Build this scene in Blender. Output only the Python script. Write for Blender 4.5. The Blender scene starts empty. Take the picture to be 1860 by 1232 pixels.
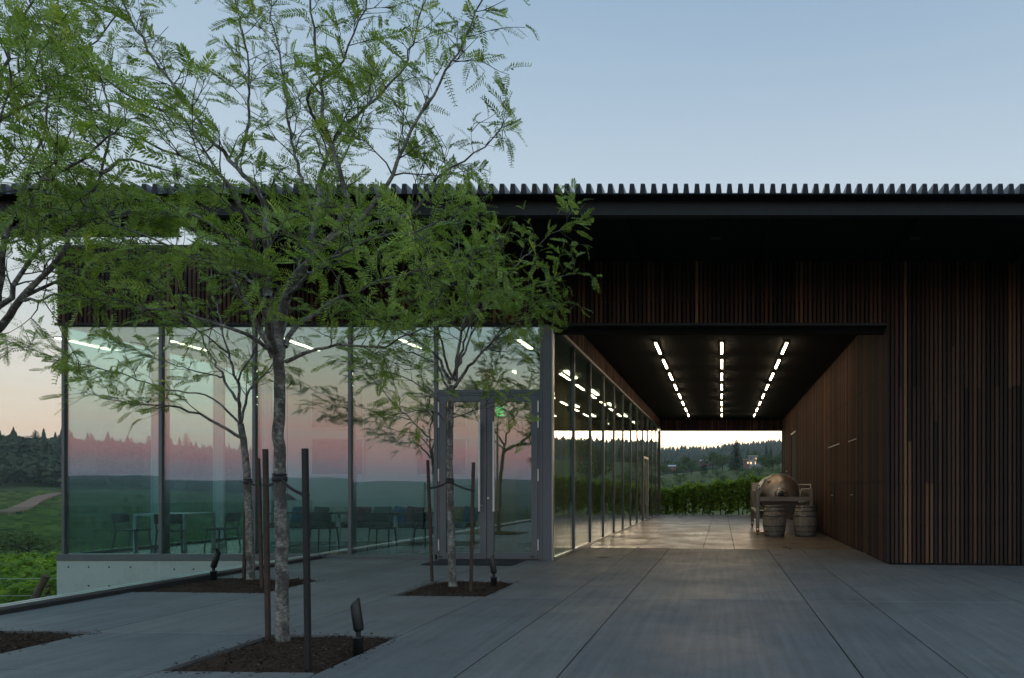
import bpy, math, random
import numpy as np
from mathutils import Vector, Matrix, noise as mnoise

R = math.radians
random.seed(7)
rng = np.random.default_rng(11)
scene = bpy.context.scene
COL = scene.collection

# ------------------------------------------------------------------ camera
F = 1240.0            # focal length in photograph pixels (1860 wide)
VX, VY, CH = 1311.0, 887.0, 1.4
cam = bpy.data.cameras.new("camera")
cam_o = bpy.data.objects.new("camera", cam)
COL.objects.link(cam_o)
cam_o.location = (0, 0, CH)
cam_o.rotation_euler = (R(90), 0, 0)
cam.sensor_width = 36.0
cam.lens = 36.0 * F / 1860.0
cam.shift_x = -(VX - 930.0) / 1860.0
cam.shift_y = (VY - 616.0) / 1860.0
cam.clip_start = 0.05
cam.clip_end = 40000
scene.camera = cam_o

# ------------------------------------------------------------------ sky
world = bpy.data.worlds.new("World")
scene.world = world
world.use_nodes = True
wn, wl = world.node_tree.nodes, world.node_tree.links
wn.clear()

def s2l(c):
    return tuple(((v / 255.0) / 12.92 if v / 255.0 <= 0.04045 else ((v / 255.0 + 0.055) / 1.055) ** 2.4) for v in c)

def wramp(stops):
    n = wn.new("ShaderNodeValToRGB")
    el = n.color_ramp.elements
    while len(el) > 1:
        el.remove(el[-1])
    for i, (p, c) in enumerate(stops):
        e = el[0] if i == 0 else el.new(p)
        e.position = p
        e.color = (*s2l(c), 1)
    return n

tc = wn.new("ShaderNodeTexCoord")
nrm = wn.new("ShaderNodeVectorMath"); nrm.operation = 'NORMALIZE'
wl.new(tc.outputs["Generated"], nrm.inputs[0])
sep = wn.new("ShaderNodeSeparateXYZ")
wl.new(nrm.outputs[0], sep.inputs[0])
# the side of the afterglow (ahead of the camera) and the dusk side behind it
west = wramp([(0.0, (238, 190, 156)), (0.05, (238, 210, 180)), (0.11, (225, 219, 205)), (0.18, (208, 215, 214)),
              (0.28, (198, 213, 222)), (0.40, (184, 204, 220)), (0.58, (150, 178, 204)), (1.0, (122, 155, 192))])
east = wramp([(0.0, (140, 142, 176)), (0.018, (178, 150, 172)), (0.042, (244, 160, 166)), (0.075, (252, 184, 172)), (0.11, (252, 220, 194)),
              (0.15, (240, 238, 216)), (0.21, (216, 240, 240)), (0.30, (190, 224, 242)), (0.5, (164, 200, 230)), (1.0, (132, 166, 202))])
for n in (west, east):
    wl.new(sep.outputs["Z"], n.inputs["Fac"])
side = wn.new("ShaderNodeMapRange"); side.interpolation_type = 'SMOOTHSTEP'
side.inputs["From Min"].default_value = -0.45
side.inputs["From Max"].default_value = 0.45
wl.new(sep.outputs["Y"], side.inputs["Value"])
skymix = wn.new("ShaderNodeMixRGB")
wl.new(side.outputs[0], skymix.inputs[0])
east_gain = wn.new("ShaderNodeVectorMath"); east_gain.operation = 'SCALE'; east_gain.inputs["Scale"].default_value = 1.35
wl.new(east.outputs[0], east_gain.inputs[0])
wl.new(east_gain.outputs[0], skymix.inputs[1])
wl.new(west.outputs[0], skymix.inputs[2])
# warm glow low over the place where the sun went down
SUN_AZ = R(8)
flat = wn.new("ShaderNodeVectorMath"); flat.operation = 'MULTIPLY'; flat.inputs[1].default_value = (1, 1, 0)
wl.new(nrm.outputs[0], flat.inputs[0])
fln = wn.new("ShaderNodeVectorMath"); fln.operation = 'NORMALIZE'
wl.new(flat.outputs[0], fln.inputs[0])
dot = wn.new("ShaderNodeVectorMath"); dot.operation = 'DOT_PRODUCT'
dot.inputs[1].default_value = (math.sin(SUN_AZ), math.cos(SUN_AZ), 0.0)
wl.new(fln.outputs[0], dot.inputs[0])
ga = wn.new("ShaderNodeMapRange"); ga.interpolation_type = 'SMOOTHSTEP'
ga.inputs["From Min"].default_value = 0.72; ga.inputs["From Max"].default_value = 1.0
wl.new(dot.outputs["Value"], ga.inputs["Value"])
ge = wn.new("ShaderNodeMapRange"); ge.interpolation_type = 'SMOOTHSTEP'
ge.inputs["From Min"].default_value = 0.02; ge.inputs["From Max"].default_value = 0.30
ge.inputs["To Min"].default_value = 1.0; ge.inputs["To Max"].default_value = 0.0
wl.new(sep.outputs["Z"], ge.inputs["Value"])
gp = wn.new("ShaderNodeMath"); gp.operation = 'MULTIPLY'
wl.new(ga.outputs[0], gp.inputs[0]); wl.new(ge.outputs[0], gp.inputs[1])
glow = wn.new("ShaderNodeMixRGB"); glow.blend_type = 'ADD'
glow.inputs[2].default_value = (2.2, 2.0, 1.35, 1)
wl.new(gp.outputs[0], glow.inputs[0])
wl.new(skymix.outputs[0], glow.inputs[1])
# thin streaks of cirrus
mp = wn.new("ShaderNodeMapping"); mp.inputs["Scale"].default_value = (1.6, 1.6, 22.0)
wl.new(nrm.outputs[0], mp.inputs["Vector"])
cz = wn.new("ShaderNodeTexNoise"); cz.inputs["Scale"].default_value = 2.2; cz.inputs["Detail"].default_value = 5
wl.new(mp.outputs[0], cz.inputs["Vector"])
cr = wn.new("ShaderNodeMapRange")
cr.inputs["From Min"].default_value = 0.47; cr.inputs["From Max"].default_value = 0.72
cr.inputs["To Max"].default_value = 0.55
wl.new(cz.outputs["Fac"], cr.inputs["Value"])
cl = wn.new("ShaderNodeMixRGB"); cl.inputs[2].default_value = (0.86, 0.80, 0.76, 1)
cf = wn.new("ShaderNodeMapRange"); cf.inputs["From Min"].default_value = 0.12; cf.inputs["From Max"].default_value = 0.32
cf.inputs["To Min"].default_value = 1.0; cf.inputs["To Max"].default_value = 0.04
wl.new(sep.outputs["Z"], cf.inputs["Value"])
cm_ = wn.new("ShaderNodeMath"); cm_.operation = 'MULTIPLY'
wl.new(cr.outputs[0], cm_.inputs[0]); wl.new(cf.outputs[0], cm_.inputs[1])
wl.new(cm_.outputs[0], cl.inputs[0]); wl.new(glow.outputs[0], cl.inputs[1])
# physical sky underneath, a small share
nish = wn.new("ShaderNodeTexSky"); nish.sky_type = 'NISHITA'; nish.sun_disc = False
nish.sun_elevation = R(1.0); nish.sun_rotation = SUN_AZ
nsc = wn.new("ShaderNodeBackground"); nsc.inputs["Strength"].default_value = 0.05
wl.new(nish.outputs[0], nsc.inputs["Color"])
bg = wn.new("ShaderNodeBackground"); bg.inputs["Strength"].default_value = 0.96
wl.new(cl.outputs[0], bg.inputs["Color"])
addw = wn.new("ShaderNodeAddShader")
wl.new(nsc.outputs[0], addw.inputs[0]); wl.new(bg.outputs[0], addw.inputs[1])
wo_ = wn.new("ShaderNodeOutputWorld")
wl.new(addw.outputs[0], wo_.inputs["Surface"])

sun = bpy.data.lights.new("sun", 'SUN')
sun.energy = 0.35; sun.angle = R(12); sun.color = (1.0, 0.72, 0.5)
sun_o = bpy.data.objects.new("sun", sun)
COL.objects.link(sun_o)
sun_o.rotation_euler = (R(-84), 0, -SUN_AZ)   # low, from ahead of the camera

vs = scene.view_settings
vs.view_transform = 'Standard'; vs.look = 'None'; vs.exposure = 0.0; vs.gamma = 1.0
vs.use_curve_mapping = False
cy = scene.cycles
cy.use_denoising = True
cy.max_bounces = 10; cy.diffuse_bounces = 3; cy.glossy_bounces = 4
cy.transmission_bounces = 6; cy.transparent_max_bounces = 32; cy.volume_bounces = 1
cy.caustics_reflective = False; cy.caustics_refractive = False
cy.sample_clamp_indirect = 4.0

# ------------------------------------------------------------------ helpers
def P(px, py, y):
    """photograph pixel at distance y -> world point"""
    return Vector(((px - VX) * y / F, y, CH - (py - VY) * y / F))

def gz(x):
    """the plaza falls gently to the right"""
    return -0.010 * (x + 3.4)

WO = {}
def tag(o, label=None, cat=None, group=None, kind=None):
    if label: o["label"] = label
    if cat: o["category"] = cat
    if group: o["group"] = group
    if kind: o["kind"] = kind
    return o

def empty(name, loc, label=None, cat=None, group=None, rz=0.0):
    o = bpy.data.objects.new(name, None)
    COL.objects.link(o)
    o.location = loc
    o.rotation_euler = (0, 0, rz)
    o.empty_display_size = 0.1
    WO[o.name] = Vector(loc)
    return tag(o, label, cat, group)

def link(name, me, parent=None, loc=None, local=False, rot=None):
    """one mesh object; loc is in world space unless local"""
    o = bpy.data.objects.new(name, me)
    COL.objects.link(o)
    l = Vector(loc) if loc is not None else Vector((0, 0, 0))
    WO[o.name] = l.copy()
    if parent is not None:
        o.parent = parent
        o.location = l if local else l - WO[parent.name]
        if local: WO[o.name] = Vector((0, 0, 0))
    else:
        o.location = l
    if rot is not None: o.rotation_euler = rot
    return o

class MB:
    def __init__(s):
        s.v = []; s.f = []; s.sm = []
    def add(s, vs_, fs, smooth=False):
        b = len(s.v)
        s.v.extend([tuple(p) for p in vs_])
        for f in fs:
            s.f.append(tuple(i + b for i in f)); s.sm.append(smooth)
        return s
    def box(s, x0, x1, y0, y1, z0, z1, bev=0.0):
        if bev <= 0:
            v = [(x, y, z) for z in (z0, z1) for y in (y0, y1) for x in (x0, x1)]
            return s.add(v, [(0, 2, 3, 1), (4, 5, 7, 6), (0, 1, 5, 4), (2, 6, 7, 3), (0, 4, 6, 2), (1, 3, 7, 5)])
        b = bev
        v = []
        for z, i in ((z0, b), (z0 + b, 0), (z1 - b, 0), (z1, b)):
            xa, xb, ya, yb = x0 + i, x1 - i, y0 + i, y1 - i
            if i == 0:
                v += [(xa + b, ya, z), (xb - b, ya, z), (xb, ya + b, z), (xb, yb - b, z), (xb - b, yb, z), (xa + b, yb, z), (xa, yb - b, z), (xa, ya + b, z)]
            else:
                v += [(xa + b * .4, ya, z), (xb - b * .4, ya, z), (xb, ya + b * .4, z), (xb, yb - b * .4, z), (xb - b * .4, yb, z), (xa + b * .4, yb, z), (xa, yb - b * .4, z), (xa, ya + b * .4, z)]
        fs = [tuple(range(7, -1, -1)), tuple(range(24, 32))]
        for k in range(3):
            for i in range(8):
                j = (i + 1) % 8
                fs.append((k * 8 + i, k * 8 + j, k * 8 + 8 + j, k * 8 + 8 + i))
        return s.add(v, fs)
    def tube(s, pts, rad, n=8, caps=True, smooth=True):
        pts = [Vector(p) for p in pts]
        if not hasattr(rad, '__len__'): rad = [rad] * len(pts)
        rings = []; up = Vector((0.31, 0.17, 0.93)); prev = None
        for i, p in enumerate(pts):
            t = (pts[min(i + 1, len(pts) - 1)] - pts[max(i - 1, 0)])
            if t.length < 1e-9: t = Vector((0, 0, 1))
            t.normalize()
            if prev is None:
                a = t.cross(up)
                if a.length < 0.05: a = t.cross(Vector((1, 0, 0)))
            else:
                a = prev - t * prev.dot(t)
            a.normalize(); prev = a
            b = t.cross(a)
            rings.append([p + (a * math.cos(2 * math.pi * k / n) + b * math.sin(2 * math.pi * k / n)) * rad[i] for k in range(n)])
        v = [q for r in rings for q in r]
        fs = []
        for i in range(len(rings) - 1):
            for k in range(n):
                l = (k + 1) % n
                fs.append((i * n + k, i * n + l, i * n + n + l, i * n + n + k))
        s.add(v, fs, smooth)
        if caps:
            s.add(rings[0], [tuple(range(n - 1, -1, -1))]); s.add(rings[-1], [tuple(range(n))])
        return s
    def lathe(s, prof, origin=(0, 0, 0), axis='Z', n=24, smooth=True):
        """profile (radius, height) turned round an axis"""
        ox, oy, oz = origin
        v = []
        for r, h in prof:
            for k in range(n):
                a = 2 * math.pi * k / n
                c, d = r * math.cos(a), r * math.sin(a)
                v.append((ox + c, oy + d, oz + h) if axis == 'Z' else (ox + c, oy + h, oz + d) if axis == 'Y' else (ox + h, oy + c, oz + d))
        fs = []
        for i in range(len(prof) - 1):
            for k in range(n):
                l = (k + 1) % n
                f = (i * n + k, i * n + l, i * n + n + l, i * n + n + k)
                fs.append(f[::-1] if axis == 'Y' else f)
        s.add(v, fs, smooth)
        return s
    def beam(s, a, b, w, h, up=(0, 0, 1)):
        """square bar from a to b"""
        a, b = Vector(a), Vector(b); t = (b - a).normalized()
        x = t.cross(Vector(up))
        if x.length < 1e-3: x = t.cross(Vector((0, 1, 0)))
        x.normalize(); y = x.cross(t)
        v = [p + x * sx * w / 2 + y * sy * h / 2 for p in (a, b) for sx, sy in ((-1, -1), (1, -1), (1, 1), (-1, 1))]
        return s.add(v, [(0, 1, 2, 3), (7, 6, 5, 4), (0, 4, 5, 1), (1, 5, 6, 2), (2, 6, 7, 3), (3, 7, 4, 0)])
    def mesh(s, name, mat):
        me = bpy.data.meshes.new(name)
        me.from_pydata(s.v, [], s.f)
        me.polygons.foreach_set("use_smooth", s.sm)
        if mat: me.materials.append(mat)
        me.update()
        return me
    def build(s, name, mat, parent=None, loc=None, local=False):
        return link(name, s.mesh(name, mat), parent, loc, local)

def np_mesh(name, verts, faces, mat, smooth=False):
    """quads or tris from numpy arrays"""
    me = bpy.data.meshes.new(name)
    nv, (nf, k) = len(verts), faces.shape
    me.vertices.add(nv); me.vertices.foreach_set("co", np.ascontiguousarray(verts, np.float32).ravel())
    me.loops.add(nf * k); me.loops.foreach_set("vertex_index", np.ascontiguousarray(faces, np.int32).ravel())
    me.polygons.add(nf)
    me.polygons.foreach_set("loop_start", np.arange(0, nf * k, k, dtype=np.int32))
    me.polygons.foreach_set("use_smooth", np.full(nf, smooth))
    me.materials.append(mat)
    me.update(calc_edges=True)
    return me

def copy_tree(o, parent=None):
    c = o.copy(); COL.objects.link(c)
    c.parent = parent
    for ch in o.children: copy_tree(ch, c)
    return c

# ------------------------------------------------------------------ materials
def new_mat(name):
    m = bpy.data.materials.new(name); m.use_nodes = True
    n, l = m.node_tree.nodes, m.node_tree.links
    n.clear()
    out = n.new("ShaderNodeOutputMaterial")
    return m, n, l, out

def coords(n, l, scale=(1, 1, 1), kind="Object"):
    t = n.new("ShaderNodeTexCoord"); mp = n.new("ShaderNodeMapping")
    mp.inputs["Scale"].default_value = scale
    l.new(t.outputs[kind], mp.inputs["Vector"])
    return mp.outputs[0]

def noise(n, l, vec, scale, detail=4, rough=0.55):
    t = n.new("ShaderNodeTexNoise")
    t.inputs["Scale"].default_value = scale; t.inputs["Detail"].default_value = detail; t.inputs["Roughness"].default_value = rough
    l.new(vec, t.inputs["Vector"])
    return t.outputs["Fac"]

def ramp(n, l, fac, stops):
    r = n.new("ShaderNodeValToRGB"); el = r.color_ramp.elements
    while len(el) > 1: el.remove(el[-1])
    for i, (p, c) in enumerate(stops):
        e = el[0] if i == 0 else el.new(p)
        e.position = p; e.color = (*c, 1)
    l.new(fac, r.inputs["Fac"])
    return r.outputs[0]

def mix(n, l, fac, a, b, blend='MIX'):
    m = n.new("ShaderNodeMixRGB"); m.blend_type = blend
    for i, v in enumerate((fac, a, b)):
        if hasattr(v, 'type') and hasattr(v, 'is_output'): l.new(v, m.inputs[i])
        elif i == 0: m.inputs[0].default_value = v
        else: m.inputs[i].default_value = (*v, 1)
    return m.outputs[0]

def bump(n, l, h, strength=0.3, dist=0.01):
    b = n.new("ShaderNodeBump"); b.inputs["Strength"].default_value = strength; b.inputs["Distance"].default_value = dist
    l.new(h, b.inputs["Height"])
    return b.outputs[0]

def simple(name, col, rough=0.5, metal=0.0, var=0.15, nscale=6.0, bmp=0.0, spec=0.5):
    m, n, l, out = new_mat(name)
    b = n.new("ShaderNodeBsdfPrincipled")
    v = coords(n, l)
    f = noise(n, l, v, nscale, 5)
    lo = tuple(c * (1 - var) for c in col); hi = tuple(min(1, c * (1 + var)) for c in col)
    l.new(ramp(n, l, f, [(0.3, lo), (0.7, hi)]), b.inputs["Base Color"])
    b.inputs["Metallic"].default_value = metal
    b.inputs["Specular IOR Level"].default_value = spec
    f2 = noise(n, l, v, nscale * 3, 3)
    mr = n.new("ShaderNodeMapRange"); mr.inputs["To Min"].default_value = max(0.02, rough - 0.08); mr.inputs["To Max"].default_value = min(1, rough + 0.08)
    l.new(f2, mr.inputs["Value"]); l.new(mr.outputs[0], b.inputs["Roughness"])
    if bmp: l.new(bump(n, l, noise(n, l, v, nscale * 8, 4), bmp), b.inputs["Normal"])
    l.new(b.outputs[0], out.inputs[0])
    return m

def emit(name, col, s):
    m, n, l, out = new_mat(name)
    e = n.new("ShaderNodeEmission"); e.inputs[0].default_value = (*col, 1); e.inputs[1].default_value = s
    l.new(e.outputs[0], out.inputs[0])
    return m

def glass_mat(name, tint, base, gain=0.85):
    """thin architectural glazing: tinted see-through plus coating reflection"""
    m, n, l, out = new_mat(name)
    t = n.new("ShaderNodeBsdfTransparent"); t.inputs[0].default_value = (*tint, 1)
    g = n.new("ShaderNodeBsdfGlossy"); g.inputs["Roughness"].default_value = 0.0
    g.inputs["Color"].default_value = (0.97, 0.98, 0.97, 1)
    fr = n.new("ShaderNodeFresnel"); fr.inputs[0].default_value = 1.5
    # very slight waviness of the panes
    v = coords(n, l)
    nb = bump(n, l, noise(n, l, v, 0.8, 1), 0.02, 0.02)
    l.new(nb, g.inputs["Normal"])
    # fresnel seen from inside a solid pane would reflect totally: take the outer value for both faces
    geo = n.new("ShaderNodeNewGeometry")
    ior = n.new("ShaderNodeMapRange"); ior.inputs["To Min"].default_value = 1.5; ior.inputs["To Max"].default_value = 1.0 / 1.5
    l.new(geo.outputs["Backfacing"], ior.inputs["Value"]); l.new(ior.outputs[0], fr.inputs[0])
    ma = n.new("ShaderNodeMath"); ma.operation = 'MULTIPLY_ADD'; ma.use_clamp = True
    ma.inputs[1].default_value = gain; ma.inputs[2].default_value = base
    l.new(fr.outputs[0], ma.inputs[0])
    mx = n.new("ShaderNodeMixShader")
    l.new(ma.outputs[0], mx.inputs[0]); l.new(t.outputs[0], mx.inputs[1]); l.new(g.outputs[0], mx.inputs[2])
    l.new(mx.outputs[0], out.inputs[0])
    return m

def slat_mat(name, seed):
    """charred and oiled battens: each piece with its own tone"""
    m, n, l, out = new_mat(name)
    b = n.new("ShaderNodeBsdfPrincipled")
    oi = n.new("ShaderNodeObjectInfo"); gi = n.new("ShaderNodeNewGeometry")
    ad = n.new("ShaderNodeMath"); ad.operation = 'ADD'
    l.new(oi.outputs["Random"], ad.inputs[0]); l.new(gi.outputs["Random Per Island"], ad.inputs[1])
    fr = n.new("ShaderNodeMath"); fr.operation = 'FRACT'
    l.new(ad.outputs[0], fr.inputs[0])
    tone = ramp(n, l, fr.outputs[0], [(0.0, (0.028, 0.020, 0.018)), (0.25, (0.040, 0.026, 0.021)), (0.5, (0.060, 0.035, 0.026)),
                                       (0.74, (0.090, 0.049, 0.033)), (0.90, (0.130, 0.068, 0.042)), (0.96, (0.185, 0.096, 0.052)), (1.0, (0.27, 0.145, 0.07))])
    v = coords(n, l, (30, 30, 1.2))
    g = noise(n, l, v, 1.6, 6, 0.65)
    c = mix(n, l, ramp(n, l, g, [(0.3, (0.55,) * 3), (0.7, (1.35,) * 3)]), (0, 0, 0), (1, 1, 1))
    c2 = mix(n, l, 1.0, tone, c, 'MULTIPLY')
    v2 = coords(n, l, (6, 6, 2.2))
    k = noise(n, l, v2, 2.5, 3)
    c3 = mix(n, l, ramp(n, l, k, [(0.60, (0,) * 3), (0.70, (0.6,) * 3)]), c2, (0.013, 0.012, 0.013))
    l.new(c3, b.inputs["Base Color"])
    b.inputs["Roughness"].default_value = 0.72
    b.inputs["Specular IOR Level"].default_value = 0.14
    l.new(bump(n, l, g, 0.5, 0.004), b.inputs["Normal"])
    l.new(b.outputs[0], out.inputs[0])
    return m

def concrete_mat(name, c0, c1, rough, broom=True, stain=None):
    m, n, l, out = new_mat(name)
    b = n.new("ShaderNodeBsdfPrincipled")
    t = n.new("ShaderNodeTexCoord")
    v = t.outputs["Object"]
    big = noise(n, l, v, 0.55, 6, 0.6)
    col = ramp(n, l, big, [(0.30, c0), (0.70, c1)])
    fine = noise(n, l, v, 40, 4, 0.7)
    col = mix(n, l, 0.35, col, ramp(n, l, fine, [(0.25, tuple(c * 0.75 for c in c0)), (0.75, tuple(c * 1.2 for c in c1))]))
    oi = n.new("ShaderNodeObjectInfo")
    col = mix(n, l, 1.0, col, ramp(n, l, oi.outputs["Random"], [(0, (0.86, 0.87, 0.89)), (1, (1.13, 1.10, 1.06))]), 'MULTIPLY')
    mid = noise(n, l, v, 2.3, 5, 0.6)
    col = mix(n, l, ramp(n, l, mid, [(0.55, (0,) * 3), (0.75, (0.35,) * 3)]), col, tuple(c * 0.62 for c in c0))
    sp = noise(n, l, v, 9.0, 2, 0.5)
    col = mix(n, l, ramp(n, l, sp, [(0.68, (0,) * 3), (0.74, (0.30,) * 3)]), col, tuple(c * 0.55 for c in c0))
    if stain:
        st = noise(n, l, v, 1.1, 4, 0.7)
        col = mix(n, l, ramp(n, l, st, [(0.56, (0,) * 3), (0.72, (0.5,) * 3)]), col, stain)
    l.new(col, b.inputs["Base Color"])
    rr = n.new("ShaderNodeMapRange"); rr.inputs["From Min"].default_value = 0.3; rr.inputs["From Max"].default_value = 0.7
    rr.inputs["To Min"].default_value = max(0.04, rough - 0.12); rr.inputs["To Max"].default_value = rough + 0.15
    l.new(noise(n, l, v, 0.9, 5, 0.65), rr.inputs["Value"]); l.new(rr.outputs[0], b.inputs["Roughness"])
    h = fine
    if broom:
        mp = n.new("ShaderNodeMapping"); mp.inputs["Scale"].default_value = (60, 1.2, 1)
        l.new(v, mp.inputs["Vector"])
        br = noise(n, l, mp.outputs[0], 1.0, 4, 0.6)
        h = mix(n, l, 0.6, fine, br)
        mp2 = n.new("ShaderNodeMapping"); mp2.inputs["Scale"].default_value = (14, 0.5, 1)
        l.new(v, mp2.inputs["Vector"])
        br2 = noise(n, l, mp2.outputs[0], 1.0, 4, 0.6)
        c2 = mix(n, l, 1.0, col, ramp(n, l, br2, [(0.35, (0.84,) * 3), (0.68, (1.12,) * 3)]), 'MULTIPLY')
        l.new(c2, b.inputs["Base Color"])
    l.new(bump(n, l, h, 0.25, 0.004), b.inputs["Normal"])
    l.new(b.outputs[0], out.inputs[0])
    return m

def leaf_mat(name, dark, light, yellow=None, trans=0.35, rough=0.5, clump=1.3):
    m, n, l, out = new_mat(name)
    gi = n.new("ShaderNodeNewGeometry")
    v = coords(n, l)
    f = noise(n, l, v, clump, 3)
    md = n.new("ShaderNodeMath"); md.operation = 'MULTIPLY_ADD'; md.inputs[1].default_value = 0.55; md.use_clamp = True
    l.new(gi.outputs["Random Per Island"], md.inputs[0])
    sc = n.new("ShaderNodeMapRange"); sc.inputs["From Min"].default_value = 0.35; sc.inputs["From Max"].default_value = 0.65
    sc.inputs["To Max"].default_value = 0.5
    l.new(f, sc.inputs["Value"]); l.new(sc.outputs[0], md.inputs[2])
    stops = [(0.0, dark), (0.85, light)]
    if yellow: stops.append((1.0, yellow))
    c = ramp(n, l, md.outputs[0], stops)
    d = n.new("ShaderNodeBsdfPrincipled"); d.inputs["Roughness"].default_value = rough; d.inputs["Specular IOR Level"].default_value = 0.35
    l.new(c, d.inputs["Base Color"])
    t = n.new("ShaderNodeBsdfTranslucent")
    l.new(mix(n, l, 1.0, c, (1.15, 1.2, 0.6), 'MULTIPLY'), t.inputs[0])
    mx = n.new("ShaderNodeMixShader"); mx.inputs[0].default_value = trans
    l.new(d.outputs[0], mx.inputs[1]); l.new(t.outputs[0], mx.inputs[2]); l.new(mx.outputs[0], out.inputs[0])
    return m

def bark_mat(name, dark, light, zscale=0.35):
    m, n, l, out = new_mat(name)
    b = n.new("ShaderNodeBsdfPrincipled")
    v = coords(n, l, (1, 1, 1.25))
    f = noise(n, l, v, 30, 8, 0.8)
    f2 = noise(n, l, coords(n, l, (1, 1, 0.8)), 7, 5, 0.7)
    c = ramp(n, l, f, [(0.38, dark), (0.55, tuple((a + c) / 2 for a, c in zip(dark, light))), (0.66, light)])
    c = mix(n, l, ramp(n, l, f2, [(0.44, (0,) * 3), (0.58, (0.85,) * 3)]), c, tuple(q * 0.8 for q in dark))
    l.new(c, b.inputs["Base Color"]); b.inputs["Roughness"].default_value = 0.85
    l.new(bump(n, l, f, 0.8, 0.012), b.inputs["Normal"])
    l.new(b.outputs[0], out.inputs[0])
    return m

M = {}
M['slat'] = slat_mat("charred_batten", 1)
M['backing'] = simple("black_membrane", (0.010, 0.010, 0.011), 0.8)
M['dark_steel'] = simple("dark_steel", (0.013, 0.0145, 0.0165), 0.5, 0.0, 0.2, 6.0, 0.0, 0.25)
M['soffit'] = simple("black_soffit", (0.005, 0.005, 0.005), 0.8, 0, 0.3, 2, 0.0, 0.2)
M['frame'] = simple("grey_aluminium", (0.125, 0.135, 0.145), 0.4, 0.3, 0.06, 3)
M['frame_light'] = simple("light_aluminium", (0.42, 0.43, 0.43), 0.35, 0.8, 0.08, 3)
M['steel'] = simple("brushed_steel", (0.62, 0.61, 0.59), 0.38, 0.6, 0.08, 8)
M['deck_metal'] = simple("galvanised_deck", (0.13, 0.145, 0.165), 0.45, 0.35, 0.15, 3)
M['concrete'] = concrete_mat("plaza_concrete", (0.138, 0.133, 0.124), (0.200, 0.192, 0.179), 0.60, True, (0.165, 0.13, 0.105))
M['sealed'] = concrete_mat("sealed_passage_concrete", (0.125, 0.105, 0.082), (0.19, 0.162, 0.128), 0.36, True, (0.15, 0.115, 0.085))
M['cast'] = concrete_mat("cast_concrete", (0.36, 0.37, 0.36), (0.46, 0.46, 0.45), 0.6, False)
M['joint'] = simple("joint_filler", (0.03, 0.03, 0.03), 0.9)
M['curb'] = simple("dark_curb", (0.03, 0.03, 0.03), 0.7)
M['glass_front'] = glass_mat("coated_glass", (0.69, 0.84, 0.835), 0.16)
M['glass_side'] = glass_mat("coated_side_glass", (0.78, 0.925, 0.91), 0.035)
M['glass_guard'] = glass_mat("guard_glass", (0.90, 0.965, 0.945), 0.0, 0.5)
M['black'] = simple("black_paint", (0.012, 0.013, 0.014), 0.4, 0, 0.1)
M['rubber'] = simple("black_rubber", (0.02, 0.02, 0.02), 0.7)
M['stake'] = simple("brown_stake", (0.036, 0.022, 0.017), 0.7, 0, 0.35, 9, 0.3)
M['locust_bark'] = bark_mat("locust_bark", (0.068, 0.056, 0.045), (0.52, 0.48, 0.41))
M['locust_twig'] = simple("locust_twig", (0.075, 0.062, 0.05), 0.8, 0, 0.3, 12)
M['locust_leaf'] = leaf_mat("locust_leaf", (0.09, 0.15, 0.034), (0.36, 0.475, 0.085), (0.62, 0.62, 0.12), 0.40, 0.5, 2.2)
M['vine_leaf'] = leaf_mat("vine_leaf", (0.085, 0.155, 0.028), (0.28, 0.40, 0.065), (0.50, 0.54, 0.10), 0.58)
M['tree_leaf'] = leaf_mat("tree_leaf", (0.04, 0.07, 0.024), (0.095, 0.145, 0.045), None, 0.25, 0.6, 0.3)
M['conifer_leaf'] = leaf_mat("conifer_leaf", (0.024, 0.042, 0.022), (0.055, 0.085, 0.038), None, 0.1, 0.7, 0.3)
M['shrub_leaf'] = leaf_mat("shrub_leaf", (0.05, 0.085, 0.026), (0.12, 0.17, 0.05), None, 0.25, 0.6, 0.3)
M['vine_wood'] = bark_mat("vine_wood", (0.03, 0.022, 0.016), (0.10, 0.08, 0.06))
M['white_wall'] = simple("white_plaster", (0.74, 0.73, 0.70), 0.7, 0, 0.03, 2)
M['tan_wall'] = simple("tan_panel", (0.30, 0.22, 0.14), 0.6, 0, 0.12, 2)
M['ceiling'] = simple("grey_ceiling", (0.42, 0.42, 0.41), 0.7, 0, 0.03, 2)
M['floor_in'] = concrete_mat("polished_floor", (0.20, 0.18, 0.15), (0.28, 0.25, 0.21), 0.16, False)
M['light_warm'] = emit("warm_light_bar", (1.0, 0.76, 0.50), 37.0)
M['light_in'] = emit("interior_light_bar", (1.0, 0.78, 0.50), 12.0)
M['exit_green'] = emit("green_sign", (0.0, 1.0, 0.12), 1.2)

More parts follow.
